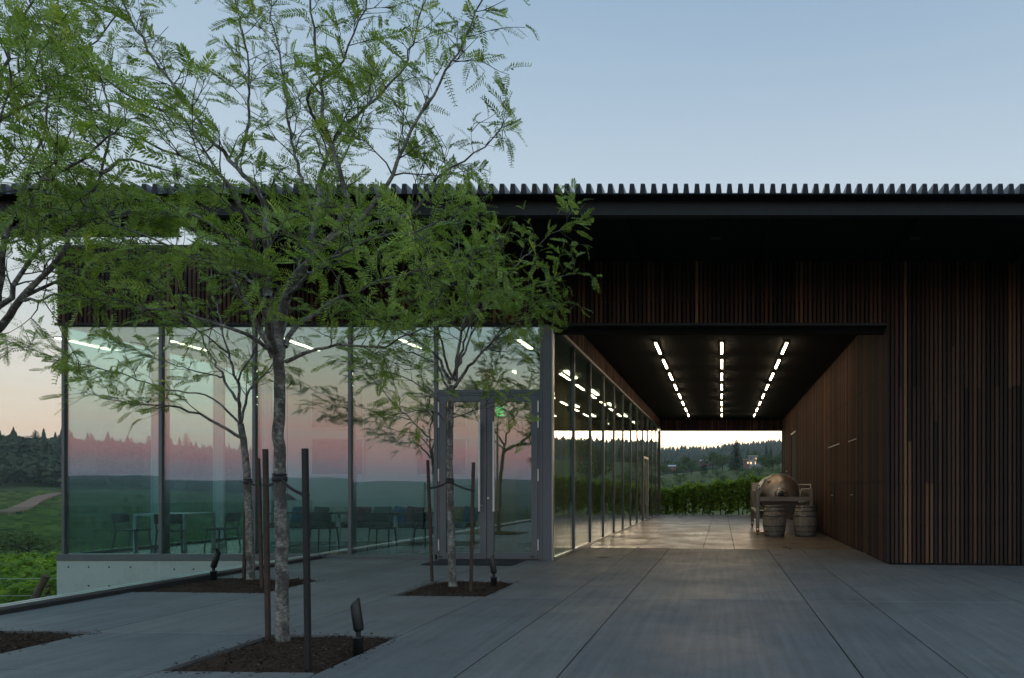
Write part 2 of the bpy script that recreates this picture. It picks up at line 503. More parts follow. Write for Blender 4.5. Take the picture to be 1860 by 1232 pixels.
# ------------------------------------------------------------------ terrain
PROF = {   # ground height by distance, for some bearings (degrees, 0 = ahead of the camera)
    -180: [(0, -2.2), (12, -2.4), (40, -5), (200, -24), (800, -55), (2600, -66), (4200, 10), (5200, 70), (6200, 60)],
    -110: [(0, -2.2), (12, -2.3), (60, -6), (250, -16), (700, -30), (1500, -20), (3500, 40), (6200, 70)],
    -62: [(0, -2.2), (12, -2.3), (40, -3.6), (120, -8), (230, -9), (480, -2), (560, 0.5), (700, 26), (900, 36), (6200, 50)],
    -30: [(0, -2.0), (12, -2.1), (40, -3.2), (120, -7), (230, -8), (480, -2), (560, 0.5), (700, 24), (900, 33), (6200, 50)],
    -14: [(0, -1.2), (34, -1.0), (60, -2.2), (150, -5), (300, 0), (420, 6), (600, 9), (1000, 22), (1700, 70), (2600, 112), (6200, 60)],
    -3: [(0, -1.0), (35, -0.8), (38, -0.6), (60, -1.5), (150, -3), (250, 2), (340, 7), (450, 12), (700, 12), (1000, 22), (1700, 80), (2600, 122), (6200, 60)],
    4: [(0, -1.0), (35, -0.6), (38, -0.35), (60, -0.8), (150, -1), (250, 5), (340, 11), (450, 16), (700, 16), (1000, 26), (1700, 96), (2600, 152), (6200, 60)],
    30: [(0, -1.0), (35, -0.5), (38, -0.3), (60, 0.5), (150, 6), (250, 14), (400, 26), (700, 30), (1000, 46), (1700, 104), (2600, 160), (6200, 60)],
    100: [(0, -1.0), (40, -0.7), (150, -2), (500, -10), (1500, 0), (6200, 60)],
    180: [(0, -2.2), (12, -2.4), (40, -5), (200, -24), (800, -55), (2600, -66), (4200, 10), (5200, 70), (6200, 60)],
}
PK = sorted(PROF)
def prof(k, r):
    p = PROF[k]
    return np.interp(r, [a for a, _ in p], [b for _, b in p])
def terr(x, y, rough=True):
    r = math.hypot(x, y); a = math.degrees(math.atan2(x, y))
    for i in range(len(PK) - 1):
        if PK[i] <= a <= PK[i + 1]:
            t = (a - PK[i]) / (PK[i + 1] - PK[i]); t = t * t * (3 - 2 * t)
            h = float(prof(PK[i], r)) * (1 - t) + float(prof(PK[i + 1], r)) * t
            break
    if rough and r > 45:
        s = min(1.0, (r - 45) / 200)
        h += s * (mnoise.noise(Vector((x / 90, y / 90, 0))) * min(4, r / 130) + mnoise.noise(Vector((x / 400, y / 400, 3))) * min(16, r / 90))
    return h
def hit(px, py, r0=15, r1=6000):
    """point of the terrain under a photograph pixel"""
    d = Vector(((px - VX) / F, 1.0, -(py - VY) / F)); t = r0
    while t < r1:
        p = Vector((0, 0, CH)) + d * t
        if terr(p.x, p.y) >= p.z: return p
        t *= 1.01
    return None

m, n, l, out = new_mat("vineyard_ground")
b = n.new("ShaderNodeBsdfPrincipled"); b.inputs["Roughness"].default_value = 0.95; b.inputs["Specular IOR Level"].default_value = 0.1
tcn = n.new("ShaderNodeTexCoord"); v = tcn.outputs["Object"]
c = ramp(n, l, noise(n, l, v, 0.006, 4), [(0.35, (0.036, 0.058, 0.02)), (0.5, (0.07, 0.105, 0.032)), (0.65, (0.095, 0.115, 0.04))])
c = mix(n, l, 0.45, c, ramp(n, l, noise(n, l, v, 0.12, 5), [(0.3, (0.034, 0.05, 0.018)), (0.7, (0.09, 0.12, 0.038))]))
c = mix(n, l, ramp(n, l, noise(n, l, v, 3.0, 4), [(0.55, (0,) * 3), (0.7, (0.5,) * 3)]), c, (0.075, 0.06, 0.04))
sp_ = n.new("ShaderNodeSeparateXYZ"); l.new(v, sp_.inputs[0])
wd = n.new("ShaderNodeMapRange"); wd.inputs["From Min"].default_value = -25; wd.inputs["From Max"].default_value = -90
l.new(sp_.outputs["Y"], wd.inputs["Value"])
wc = ramp(n, l, noise(n, l, v, 0.01, 4), [(0.4, (0.010, 0.018, 0.010)), (0.56, (0.026, 0.038, 0.017)), (0.66, (0.06, 0.08, 0.034))])
c = mix(n, l, wd.outputs[0], c, wc)
l.new(c, b.inputs["Base Color"]); l.new(bump(n, l, noise(n, l, v, 2.0, 5), 0.6, 0.2), b.inputs["Normal"])
l.new(b.outputs[0], out.inputs[0])
M['ground'] = m

NA, radii = 300, [0.0] + list(np.geomspace(6, 6200, 130))
tv, tf = [], []
for r in radii:
    for k in range(NA):
        a = 2 * math.pi * k / NA
        x, y = r * math.sin(a), r * math.cos(a)
        tv.append((x, y, terr(x, y)))
for i in range(len(radii) - 1):
    for k in range(NA):
        k2 = (k + 1) % NA
        tf.append((i * NA + k, i * NA + k2, (i + 1) * NA + k2, (i + 1) * NA + k))
ter = link("terrain", np_mesh("terrain", np.array(tv), np.array(tf)[:, ::-1], M['ground'], True))
tag(ter, "rolling green vineyard hills and valley around the winery", None, None, "structure")

# ------------------------------------------------------------------ plaza of cast slabs
plaza = empty("plaza", (0, 6, 0))
tag(plaza, "grey broom finished concrete plaza running through the covered passage", None, None, "structure")
EX, GAP = -7.72, 0.014
def slab(x0, x1, y0, y1, mat='concrete'):
    g = GAP / 2
    x0 += g; x1 -= g; y0 += g; y1 -= g
    c = 0.003
    def ring(i, dz): return [(x, y, gz(x) + dz) for x, y in ((x0 + i, y0 + i), (x1 - i, y0 + i), (x1 - i, y1 - i), (x0 + i, y1 - i))]
    v = ring(0, -0.12) + ring(0, -c) + ring(c, 0)
    fs = [(8, 9, 10, 11)]
    for k in range(2):
        for i in range(4):
            j = (i + 1) % 4
            fs.append((k * 4 + i, k * 4 + j, k * 4 + 4 + j, k * 4 + 4 + i))
    MB().add(v, fs).build("paving_slab", M[mat], plaza)
BEDS = [(-4.28, -3.07, 5.2, 6.5), (-4.28, -3.07, 8.85, 10.2), (EX, -6.0, 5.3, 6.55), (EX, -6.0, 8.95, 10.3)]
XL = [EX, -6.0, -4.28, -3.07]
YL = {0: [-3, 1.5, 5.3, 6.55, 8.95, 10.3, 13.21], 1: [-3, 1.5, 5.2, 6.52, 10.25, 13.21], 2: [-3, 1.5, 5.2, 6.5, 8.85, 10.2, 13.21]}
for i in range(3):
    ys = YL[i]
    for y0, y1 in zip(ys, ys[1:]):
        if any(abs(XL[i] - bd[0]) < .05 and abs(y0 - bd[2]) < .05 for bd in BEDS): continue
        slab(XL[i], XL[i + 1], y0, y1)
XM = [-3.07, -2.0, -1.24, 1.08, 1.89, 3.85, 4.62, 7.0, 9.5, 12.0]
YM = [-3, 1.5, 5.0, 8.78, 13.1]
for x0, x1 in zip(XM, XM[1:]):
    for y0, y1 in zip(YM, YM[1:]): slab(x0, x1, y0, y1)
XP = [-3.28, -2.0, -1.24, 1.08, 1.89, 3.24]
for x0, x1 in zip(XP, XP[1:]): slab(x0, x1, 13.1, 16.15)
YP = [16.15, 19.5, 22.3, 25.1, 28.0, 31.0, 34.0, 36.6]
for x0, x1 in zip([-3.28, -0.45, 0.3], [-0.45, 0.3, 3.24]):
    for y0, y1 in zip(YP, YP[1:]): slab(x0, x1, y0, y1, 'sealed')
MB().add([(x, y, gz(x) - d) for d in (0.3, 1.9) for x, y in ((EX, -3), (12, -3), (12, 13.1), (EX, 13.1))],
         [(0, 1, 2, 3), (0, 4, 5, 1), (1, 5, 6, 2), (3, 7, 4, 0)]).build("slab_base", M['joint'], plaza)
MB().box(-3.29, 3.24, 13.11, 36.6, -1.6, -0.25).build("passage_base", M['joint'], plaza)
# joint filler a little below the slab tops (kept out of the planting beds)
jf = MB()
def jquad(x0, x1, y0, y1): jf.add([(x, y, gz(x) - 0.03) for x, y in ((x0, y0), (x1, y0), (x1, y1), (x0, y1))], [(0, 1, 2, 3)])
jquad(-3.07, 12, -3, 13.2); jquad(-3.28, 3.24, 13.2, 36.6); jquad(-6.0, -4.28, -3, 13.2)
for bx in ((EX, -6.0), (-4.28, -3.07)):
    bs = sorted([bd for bd in BEDS if abs(bd[0] - bx[0]) < .05], key=lambda q: q[2])
    ys = [-3] + [q for bd in bs for q in bd[2:]] + [13.2]
    for y0, y1 in zip(ys[::2], ys[1::2]): jquad(bx[0], bx[1], y0, y1)
jf.build("joint_filler", M['joint'], plaza)
# drain cover
dm = MB().lathe([(0.001, 0.006), (0.16, 0.006), (0.17, 0.0)], (-2.45, 14.0, gz(-2.45)), n=24)
dm.build("drain_cover", M['dark_steel'], plaza)

# kerb along the drop with the shoe of the glass guard
gh = gz(EX)
kerb = empty("glass_guardrail", (-7.85, 13.2, gh), "frameless glass guardrail in a metal shoe along the left plaza edge", "guardrail")
MB().box(EX - 0.06, EX - 0.003, -3, 13.2, gh - 1.6, gh + 0.045).build("kerb", M['curb'], kerb)
sh = MB().box(EX - 0.135, EX - 0.063, -3, 13.2, gh - 1.4, gh + 0.075).box(EX - 0.255, EX - 0.165, -3, 13.2, gh - 1.4, gh + 0.075)
sh.box(EX - 0.163, EX - 0.137, -3, 13.2, gh - 1.4, gh + 0.01)
sh.build("base_shoe", M['frame_light'], kerb)
for y0, y1 in ((9.56, 13.1), (5.85, 9.53), (2.1, 5.82), (-1.6, 2.07)):
    MB().box(EX - 0.158, EX - 0.142, y0, y1, gh + 0.012, 1.19, 0.002).build("glass_panel", M['glass_guard'], kerb)

# ------------------------------------------------------------------ facade constants
FY = 13.25
def fx(px): return (px - VX) * FY / F
def fzz(py): return CH - (py - VY) * FY / F
XL0, XG0, XC0, XC1, XW = fx(105), fx(115), fx(985), fx(1003), fx(1610)
ZB = 4.60        # bottom of the batten band
ENDY = 36.2
ZC = 5.03        # passage ceiling
PITCH = 0.0845
ZW = 5.815       # top of the walls under the canopy

slat_cache = {}
def slat_mesh(h, w=0.056, d=0.040):
    key = (round(h, 2), w, d)
    if key not in slat_cache:
        c = 0.007
        v = []
        for z in (0, h):
            v += [(-w / 2, d, z), (-w / 2, c, z), (-w / 2 + c, 0, z), (w / 2 - c, 0, z), (w / 2, c, z), (w / 2, d, z)]
        fs = [(i, (i + 1) % 6, 6 + (i + 1) % 6, 6 + i) for i in range(6)] + [(5, 4, 3, 2, 1, 0), tuple(range(6, 12))]
        slat_cache[key] = MB().add(v, fs).mesh("slat", M['slat'])
    return slat_cache[key]
def slat(parent, x, y, z, h, rz=0.0):
    o = link("slat", slat_mesh(h), parent, (x + random.uniform(-.003, .003), y + random.uniform(-.004, .002) * (rz == 0), z))
    o.rotation_euler = (0, 0, rz)
    return o
def slat_stuff(name, parent, rows):
    mb = MB()
    for (x, y, z, h, rz) in rows:
        me = slat_mesh(h)
        c, s = math.cos(rz), math.sin(rz)
        mb.add([(x + p.co.x * c - p.co.y * s, y + p.co.x * s + p.co.y * c, z + p.co.z) for p in me.vertices], [tuple(f.vertices) for f in me.polygons])
    o = mb.build(name, M['slat'], parent)
    o["kind"] = "stuff"
    return o

# ------------------------------------------------------------------ tasting room (left, glazed)
tr = empty("tasting_room", (-8.0, FY, 0), "glazed tasting room with a dark batten band over its tall panes", "building")
FL = 0.07
# body above the glass
MB().box(XL0 + 0.02, -9.2, FY + 0.06, 20.2, ZB + 0.02, 6.08).build("upper_wall", M['backing'], tr)
MB().box(-9.2, XC1 - 0.02, FY + 0.06, ENDY, ZB + 0.02, ZW).build("upper_wall", M['backing'], tr)
MB().box(XL0 + 0.01, -9.21, FY + 0.02, 20.22, 6.085, 6.13).build("parapet_cap", M['dark_steel'], tr)
MB().box(XL0 - 0.02, XC0 + 0.02, FY - 0.05, FY + 0.06, ZB - 0.045, ZB).build("band_flange", M['dark_steel'], tr)
MB().box(XL0 - 0.02, XL0 + 0.10, FY + 0.06, 20.2, ZB - 0.045, ZB).build("band_flange", M['dark_steel'], tr)
x = XL0 + 0.03
while x < XC1 - 0.03:
    slat(tr, x, FY - 0.012, ZB + 0.004, 1.47 if x < -9.2 else ZW - ZB - 0.006)
    x += PITCH
slat_stuff("side_slats", tr, [(XL0 - 0.02, FY + 0.04 + k * PITCH, ZB + 0.004, 1.47, -math.pi / 2) for k in range(82)])
MB().box(XL0 + 0.0235, XL0 + 0.06, FY + 0.061, 20.2, ZB + 0.021, 6.07).build("backing_board", M['backing'], tr)
# over the side glass, in the passage
for k in range(60):
    slat(tr, XC1 + 0.035, FY + 0.10 + k * PITCH, ZB + 0.03, ZC - ZB - 0.035, math.pi / 2)
slat_stuff("passage_slats", tr, [(XC1 + 0.035, FY + 0.10 + k * PITCH, ZB + 0.03, ZC - ZB - 0.035, math.pi / 2) for k in range(60, 271)])
# concrete base under the floor
MB().box(XL0, EX - 0.26, FY - 0.02, 20.25, -3.2, FL - 0.075).build("foundation", M['cast'], tr)
for tx, tzs in ((fx(163), (1030, 1064)), (fx(200), (1030, 1064)), (fx(239), (1030, 1064)), (fx(318), (1034, 1068)), (fx(353), (1034,)), (fx(400), (1036,)), (fx(126), (1030,))):
    for q in tzs:
        MB().lathe([(0.0, -0.003), (0.013, -0.003), (0.018, -0.0005)], (tx, FY - 0.0205, fzz(q)), 'Y', 10).build("tie_hole", M['joint'], tr)
MB().box(EX - 0.25, XC1 - 0.07, FY + 0.04, ENDY, -1.5, FL - 0.11).build("foundation", M['cast'], tr)
MB().box(XL0 + 0.08, XC1 - 0.08, FY + 0.10, ENDY - 0.05, FL - 0.10, FL).build("interior_floor", M['floor_in'], tr)
MB().box(XL0 + 0.10, XC1 - 0.10, FY + 0.12, ENDY - 0.1, ZB - 0.02, ZB + 0.015).build("interior_ceiling", M['ceiling'], tr)
def pane(x0, x1, z0, z1, mat, par, name="glass_pane"):
    """front pane, set a hair out of true like real glazing"""
    hx_, hz_ = (x1 - x0) / 2, (z1 - z0) / 2
    o = MB().box(-hx_, hx_, -0.0115, 0.0115, -hz_, hz_, 0.001).build(name, mat, par, ((x0 + x1) / 2, FY + 0.047, (z0 + z1) / 2))
    o.rotation_euler = (R(random.uniform(-.12, .12)), 0, R(random.uniform(-.15, .15)))
    return o
# front glazing
FR0, FR1 = FY - 0.005, FY + 0.095
ZG0, ZG1 = FL + 0.055, fzz(592.5)
MB().box(XL0 + 0.005, EX + 0.02, FR0 - 0.035, FR1, FL - 0.072, ZG0 - 0.002, 0.004).build("sill", M['frame'], tr)
MB().box(EX + 0.022, fx(790), FR0, FR1, gz(-6.5) - 0.05, ZG0 - 0.03, 0.003).build("sill", M['frame'], tr)
MB().box(XG0 - 0.06, XC0 - 0.02, FR0, FR1, ZG1 + 0.002, ZB - 0.047, 0.003).build("head_frame", M['frame'], tr)
mx_ = [fx(115), fx(291), fx(461), fx(635), fx(791)]
MB().box(mx_[0] - 0.035, mx_[0] + 0.02, FR0, FR1, ZG0, ZG1, 0.003).build("corner_mullion", M['frame'], tr)
for q in mx_[1:]:
    MB().box(q - 0.032, q + 0.032, FR0, FR1 + 0.10, ZG0, ZG1, 0.003).build("mullion", M['frame'], tr)
for a, c in zip(mx_, mx_[1:]):
    pane(a + 0.034, c - 0.034, ZG0 if a < -8 else ZG0 - 0.028, ZG1, M['glass_front'], tr)
# corner post beside the doors
MB().box(XC0 + 0.01, XC1 - 0.012, FR0 - 0.01, FR1 + 0.10, gz(-3.4) - 0.03, ZB - 0.048, 0.004).build("corner_post", M['frame'], tr)
MB().box(XC1 - 0.010, XC1 + 0.014, FR0 - 0.005, FR1 + 0.02, gz(-3.3) - 0.03, ZB - 0.048, 0.003).build("corner_trim", M['frame_light'], tr)
MB().box(XC0 - 0.045, XC0 + 0.006, FR0, FR1, gz(-3.4) - 0.03, ZG1, 0.003).build("mullion", M['frame'], tr)
# transom and transom light over the doors
DZ1 = fzz(714)
MB().box(mx_[4] + 0.034, XC0 - 0.047, FR0, FR1, DZ1, fzz(708), 0.003).build("transom", M['frame'], tr)
pane(mx_[4] + 0.034, XC0 - 0.047, fzz(708) + 0.002, ZG1, M['glass_front'], tr)
# door frame and two leaves
dx0, dx1 = mx_[4] + 0.036, XC0 - 0.05
MB().box(dx0, dx0 + 0.035, FR0 + 0.01, FR1, gz(-5.5) - 0.02, DZ1 - 0.002, 0.002).box(dx1 - 0.035, dx1, FR0 + 0.01, FR1, gz(-5.5) - 0.02, DZ1 - 0.002, 0.002) \
    .box(dx0 + 0.036, dx1 - 0.036, FR0 + 0.01, FR1, DZ1 - 0.045, DZ1 - 0.003, 0.002).build("door_frame", M['frame'], tr)
dmx = fx(884)
DZ0 = gz(-4.5) + 0.012
for (a, c, hs) in ((dx0 + 0.04, dmx - 0.006, 1), (dmx + 0.006, dx1 - 0.04, -1)):
    z1 = DZ1 - 0.05
    st = 0.125; tp = 0.12; bt = 0.125
    d = MB().box(a, a + st, FR0 + 0.004, FR1 - 0.03, DZ0, z1, 0.003).box(c - st, c, FR0 + 0.004, FR1 - 0.03, DZ0, z1, 0.003)
    d.box(a + st + 0.0005, c - st - 0.0005, FR0 + 0.006, FR1 - 0.03, z1 - tp, z1, 0.003).box(a + st + 0.0005, c - st - 0.0005, FR0 + 0.006, FR1 - 0.03, DZ0, DZ0 + bt, 0.003)
    leaf = d.build("door_leaf", M['frame'], tr)
    MB().box(a + st - 0.01, c - st + 0.01, FY + 0.03, FY + 0.05, DZ0 + bt - 0.01, z1 - tp + 0.01).build("door_glass", M['glass_front'], leaf)
    hx = (c - st * 0.30) if hs > 0 else (a + st * 0.95)
    hx = fx(873) if hs > 0 else fx(899)
    hm = MB().tube([(hx, FR0 - 0.075, fzz(929)), (hx, FR0 - 0.075, fzz(767))], 0.022, 12)
    for q in (918, 778):
        hm.tube([(hx + 0.035 * hs, FR0 + 0.01, fzz(q)), (hx + 0.02 * hs, FR0 - 0.05, fzz(q)), (hx, FR0 - 0.075, fzz(q))], 0.009, 8)
    hm.build("door_handle", M['steel'], leaf)
    ex = a - 0.012 if hs > 0 else c + 0.012
    for q in ((728, 749), (755, 777), (852, 874), (980, 1000)):
        MB().tube([(ex, FR0 - 0.004, fzz(q[1])), (ex, FR0 - 0.004, fzz(q[0]))], 0.016, 10).build("hinge", M['steel'], leaf)
MB().tube([(fx(887), FR0 + 0.01, fzz(905)), (fx(887), FR0 - 0.014, fzz(905))], 0.022, 14).build("lock_cylinder", M['steel'], tr)
for q in (797, 964):
    MB().box(fx(q), fx(q + 7), FR0 - 0.02, FR0 + 0.004, DZ0 + 0.045, DZ0 + 0.06).build("drip_clip", M['black'], tr)
# left side glazing (looks out over the vineyard)
ys = [FY + 0.10, 15.37, 17.24, 19.07, 20.1]
MB().box(XG0 - 0.05, XG0 + 0.05, FY + 0.10, 20.2, FL - 0.072, ZG0 - 0.002).build("sill", M['frame'], tr)
MB().box(XG0 - 0.05, XG0 + 0.05, FY + 0.10, 20.2, ZG1 + 0.002, ZB - 0.047).build("head_frame", M['frame'], tr)
for q in ys[1:]:
    MB().box(XG0 - 0.05, XG0 + 0.22, q - 0.032, q + 0.032, ZG0, ZG1, 0.003).build("mullion", M['white_wall'], tr)
for a, c in zip(ys, ys[1:]):
    MB().box(XG0 - 0.012, XG0 + 0.012, a + 0.034, c - 0.034, ZG0, ZG1).build("glass_pane", M['glass_side'], tr)
# passage side glazing: twelve tall panes
SP = (ENDY - FY - 0.1) / 12
MB().box(XC1 - 0.07, XC1 + 0.012, FY + 0.20, ENDY, -0.2, 0.04).build("sill", M['frame_light'], tr)
MB().box(XC1 - 0.07, XC1 + 0.03, FY + 0.20, ENDY, ZB - 0.05, ZB + 0.018).build("head_frame", M['frame'], tr)
for k in range(13):
    q = FY + 0.1 + k * SP
    if k: MB().box(XC1 - 0.10, XC1 + 0.008, q - 0.028, q + 0.028, 0.042, ZB - 0.052, 0.002).build("mullion", M['frame'], tr)
    if k < 12:
        MB().box(XC1 - 0.042, XC1 - 0.022, q + (0.03 if k else 0.1), q + SP - 0.03, 0.042, ZB - 0.052).build("glass_pane", M['glass_side'], tr)
q = FY + 0.1 + 8 * SP
dl = MB().box(XC1 - 0.01, XC1 + 0.03, q + 0.05, q + 0.12, 0.05, 2.75).box(XC1 - 0.01, XC1 + 0.03, q + SP - 0.12, q + SP - 0.05, 0.05, 2.75).box(XC1 - 0.01, XC1 + 0.03, q + 0.121, q + SP - 0.121, 2.66, 2.75)
dl = dl.build("side_door", M['frame_light'], tr)
MB().tube([(XC1 + 0.09, q + 0.2, 0.7), (XC1 + 0.09, q + 0.2, 1.9)], 0.016, 8).tube([(XC1 + 0.02, q + 0.2, 0.8), (XC1 + 0.09, q + 0.2, 0.8)], 0.01, 6).tube([(XC1 + 0.02, q + 0.2, 1.8), (XC1 + 0.09, q + 0.2, 1.8)], 0.01, 6).build("door_handle", M['steel'], dl)
# interior partitions
WX0, WX1, WY = (515 - VX) * 17.75 / F, -6.35, 17.75
MB().box(WX0, WX1, WY, WY + 0.25, FL, ZB - 0.03).build("interior_wall", M['white_wall'], tr)
MB().box(-6.9, WX1 - 0.005, WY + 0.255, ENDY - 0.1, FL, ZB - 0.03).build("interior_wall", M['tan_wall'], tr)
MB().box(XG0 + 0.02, WX1 - 0.6, 20.05, 20.2, FL, ZB - 0.03).build("interior_wall", M['white_wall'], tr)
MB().box(WX1, XC1 - 0.12, ENDY - 0.3, ENDY - 0.1, FL, ZB - 0.03).build("interior_wall", M['tan_wall'], tr)
for q in (16.6, 20.4, 24.2, 28.0, 31.8):
    MB().box(-5.0, -4.7, q, q + 0.3, FL, ZB - 0.03).build("interior_column", M['tan_wall'], tr)

# ------------------------------------------------------------------ winery wing (right) and passage
wi = empty("winery_wing", (3.3, FY, 0), "dark batten clad winery wing with the covered passage cut through it", "building")
MB().box(XW + 0.05, 13.0, FY + 0.06, ENDY, -0.4, ZW).build("wall_core", M['backing'], wi)
MB().box(XC1 + 0.035, XW + 0.05, FY + 0.06, ENDY - 0.05, ZC + 0.01, ZW).build("passage_core", M['backing'], wi)
MB().box(XC1 + 0.03, XW + 0.04, FY + 0.16, ENDY - 0.1, ZC - 0.012, ZC + 0.008).build("passage_ceiling", M['soffit'], wi)
# front beam over the opening
MB().box(XC1 - 0.02, XW + 0.01, FY - 0.06, FY + 0.16, ZB - 0.055, ZB - 0.005, 0.004).build("lintel_flange", M['dark_steel'], wi)
MB().box(XC1 + 0.02, XW - 0.005, FY + 0.165, FY + 0.30, ZB - 0.16, ZC - 0.014).build("lintel", M['soffit'], wi)
x = XC1 + 0.02
while x < XW - 0.02:
    slat(wi, x, FY - 0.012, ZB, ZW - ZB - 0.004)
    x += PITCH
x = XW + 0.03; k = 0
while x < 8.6:
    z0 = gz(x) + 0.025
    cut = random.choice([1.55, 2.35, 2.75, 3.4, 3.45, 4.2])
    if random.random() < 0.35: slat(wi, x, FY - 0.012, z0, ZW - z0)
    else:
        slat(wi, x, FY - 0.012, z0, round(cut, 2)); slat(wi, x, FY - 0.012, z0 + round(cut, 2) + 0.004, ZW - z0 - cut - 0.004)
    x += PITCH
NP = 90
def pw(k): return FY + 0.05 + k * PITCH
door_y = (29.6, 31.6)
for k in range(NP):
    slat(wi, XW + 0.006, pw(k), gz(3.2) + 0.02, ZC - 0.02 - gz(3.2) - 0.02, -math.pi / 2)
slat_stuff("passage_slats", wi, [(XW + 0.006, pw(k), gz(3.2) + 0.02 if not door_y[0] < pw(k) < door_y[1] else 3.9, (ZC - 0.02 - gz(3.2) - 0.02) if not door_y[0] < pw(k) < door_y[1] else ZC - 3.92, -math.pi / 2) for k in range(NP, 271)])
# door recess, lit head edge
MB().box(XW - 0.01, XW + 0.048, door_y[0] + 0.03, door_y[1] - 0.03, 3.86, 3.90).build("door_head", M['frame_light'], wi)
MB().box(XW + 0.04, XW + 0.049, door_y[0] + 0.03, door_y[1] - 0.03, gz(3.2) + 0.02, 3.855).build("door_panel", M['backing'], wi)
# flush doors hidden in the battens: head flashings and pull plates
for (pxa, pxb, za, pull, pz) in ((1505, 1525, 806, 1514, 900), (1541, 1556, 797, 1550, 899)):
    ya, yb = XW * F / (pxb - VX), XW * F / (pxa - VX)
    zz = CH - (za - VY) * ya / F
    MB().box(XW - 0.012, XW + 0.005, ya, yb, zz - 0.012, zz + 0.012).build("head_flashing", M['frame'], wi)
    py_ = XW * F / (pull - VX); pzz = CH - (pz - VY) * py_ / F
    pl = MB().box(XW - 0.01, XW + 0.02, py_ - 0.13, py_ + 0.13, pzz - 0.28, pzz + 0.28, 0.004).build("pull_plate", M['backing'], wi)
    MB().tube([(XW - 0.012, py_, pzz), (XW - 0.06, py_, pzz), (XW - 0.06, py_ - 0.09, pzz)], 0.012, 8).build("lever", M['steel'], pl)
MB().box(XW - 0.02, XW + 0.005, 33.4, 33.7, 2.2, 2.26).build("wall_bracket", M['frame_light'], wi)
# end of the passage
MB().box(XC1 + 0.03, XW + 0.02, ENDY - 0.05, ENDY + 0.05, 4.47, ZC + 0.5).build("end_beam", M['backing'], wi)
slat_stuff("end_slats", wi, [(XC1 + 0.08 + k * PITCH, ENDY - 0.09, 4.48, ZC - 4.5, 0) for k in range(76)])
MB().box(XC1 + 0.03, XW + 0.0, ENDY - 0.10, ENDY + 0.06, 4.435, 4.468).build("end_flange", M['dark_steel'], wi)
MB().box(XW - 0.015, XW + 0.06, ENDY - 0.03, ENDY + 0.05, gz(3.2), 4.43).build("end_post", M['dark_steel'], wi)
MB().box(XC1 + 0.0, XC1 + 0.05, ENDY - 0.02, ENDY + 0.05, gz(-3.3), 4.43).build("end_post", M['frame'], wi)

# ------------------------------------------------------------------ canopy roof
ro = empty("canopy_roof", (0, 12.2, 6.4), "flat canopy roof of corrugated dark metal deck over the facade", "roof")
Y1, Y2, ZD, TH, TP = 10.3, 10.5, 5.844, 0.141, 0.1636
ZBM = 5.583      # underside of the fascia beam
def deck(x0, x1, y0, y1, name="corrugated_deck"):
    """trapezoid deck, flutes running front to back, with sheet thickness"""
    t = 0.012
    prof_ = []
    k0, k1 = math.floor(x0 / TP), math.ceil(x1 / TP)
    for k in range(k0, k1):
        xa = k * TP
        prof_ += [(xa, 0), (xa + TP * 0.44, 0), (xa + TP * 0.53, TH), (xa + TP * 0.91, TH)]
    prof_.append((k1 * TP, 0))
    v, fs = [], []
    nn = len(prof_)
    for y in (y0, y1):
        for dz in (0, t): v += [(px_, y, ZD + h + dz) for px_, h in prof_]
    for i in range(nn - 1):
        fs.append((i, 2 * nn + i, 2 * nn + i + 1, i + 1))            # underside
        fs.append((nn + i, nn + i + 1, 3 * nn + i + 1, 3 * nn + i))  # top
        fs.append((i, i + 1, nn + i + 1, nn + i)); fs.append((2 * nn + i, 3 * nn + i, 3 * nn + i + 1, 2 * nn + i + 1))
    return MB().add(v, fs).build(name, M['deck_metal'], ro)
def closures(x0, x1):
    """solid ends closing the ribs at the eave"""
    mb = MB(); k0, k1 = math.floor(x0 / TP), math.ceil(x1 / TP)
    for k in range(k0, k1):
        xa = k * TP
        a = [(xa + TP * 0.44, ZD), (xa + TP * 0.53, ZD + TH), (xa + TP * 0.91, ZD + TH), (xa + TP, ZD)]
        v = [(q[0], Y1 - 0.006, q[1]) for q in a] + [(q[0], Y1 + 0.006, q[1]) for q in a]
        mb.add(v, [(3, 2, 1, 0)[::-1], (4, 5, 6, 7)[::-1], (0, 4, 5, 1), (1, 5, 6, 2), (2, 6, 7, 3), (3, 7, 4, 0)])
    return mb.build("rib_closures", M['dark_steel'], ro)
deck(-17.0, -9.0, Y1, 11.45); deck(-9.0, 13.5, Y1, ENDY + 0.2); closures(-17.0, 13.5)
MB().box(-17.05, -9.0, Y1 + 0.01, 11.45, ZD - 0.016, ZD - 0.003).box(-9.0, 13.5, Y1 + 0.01, ENDY + 0.18, ZD - 0.016, ZD - 0.003).build("deck_soffit", M['soffit'], ro)
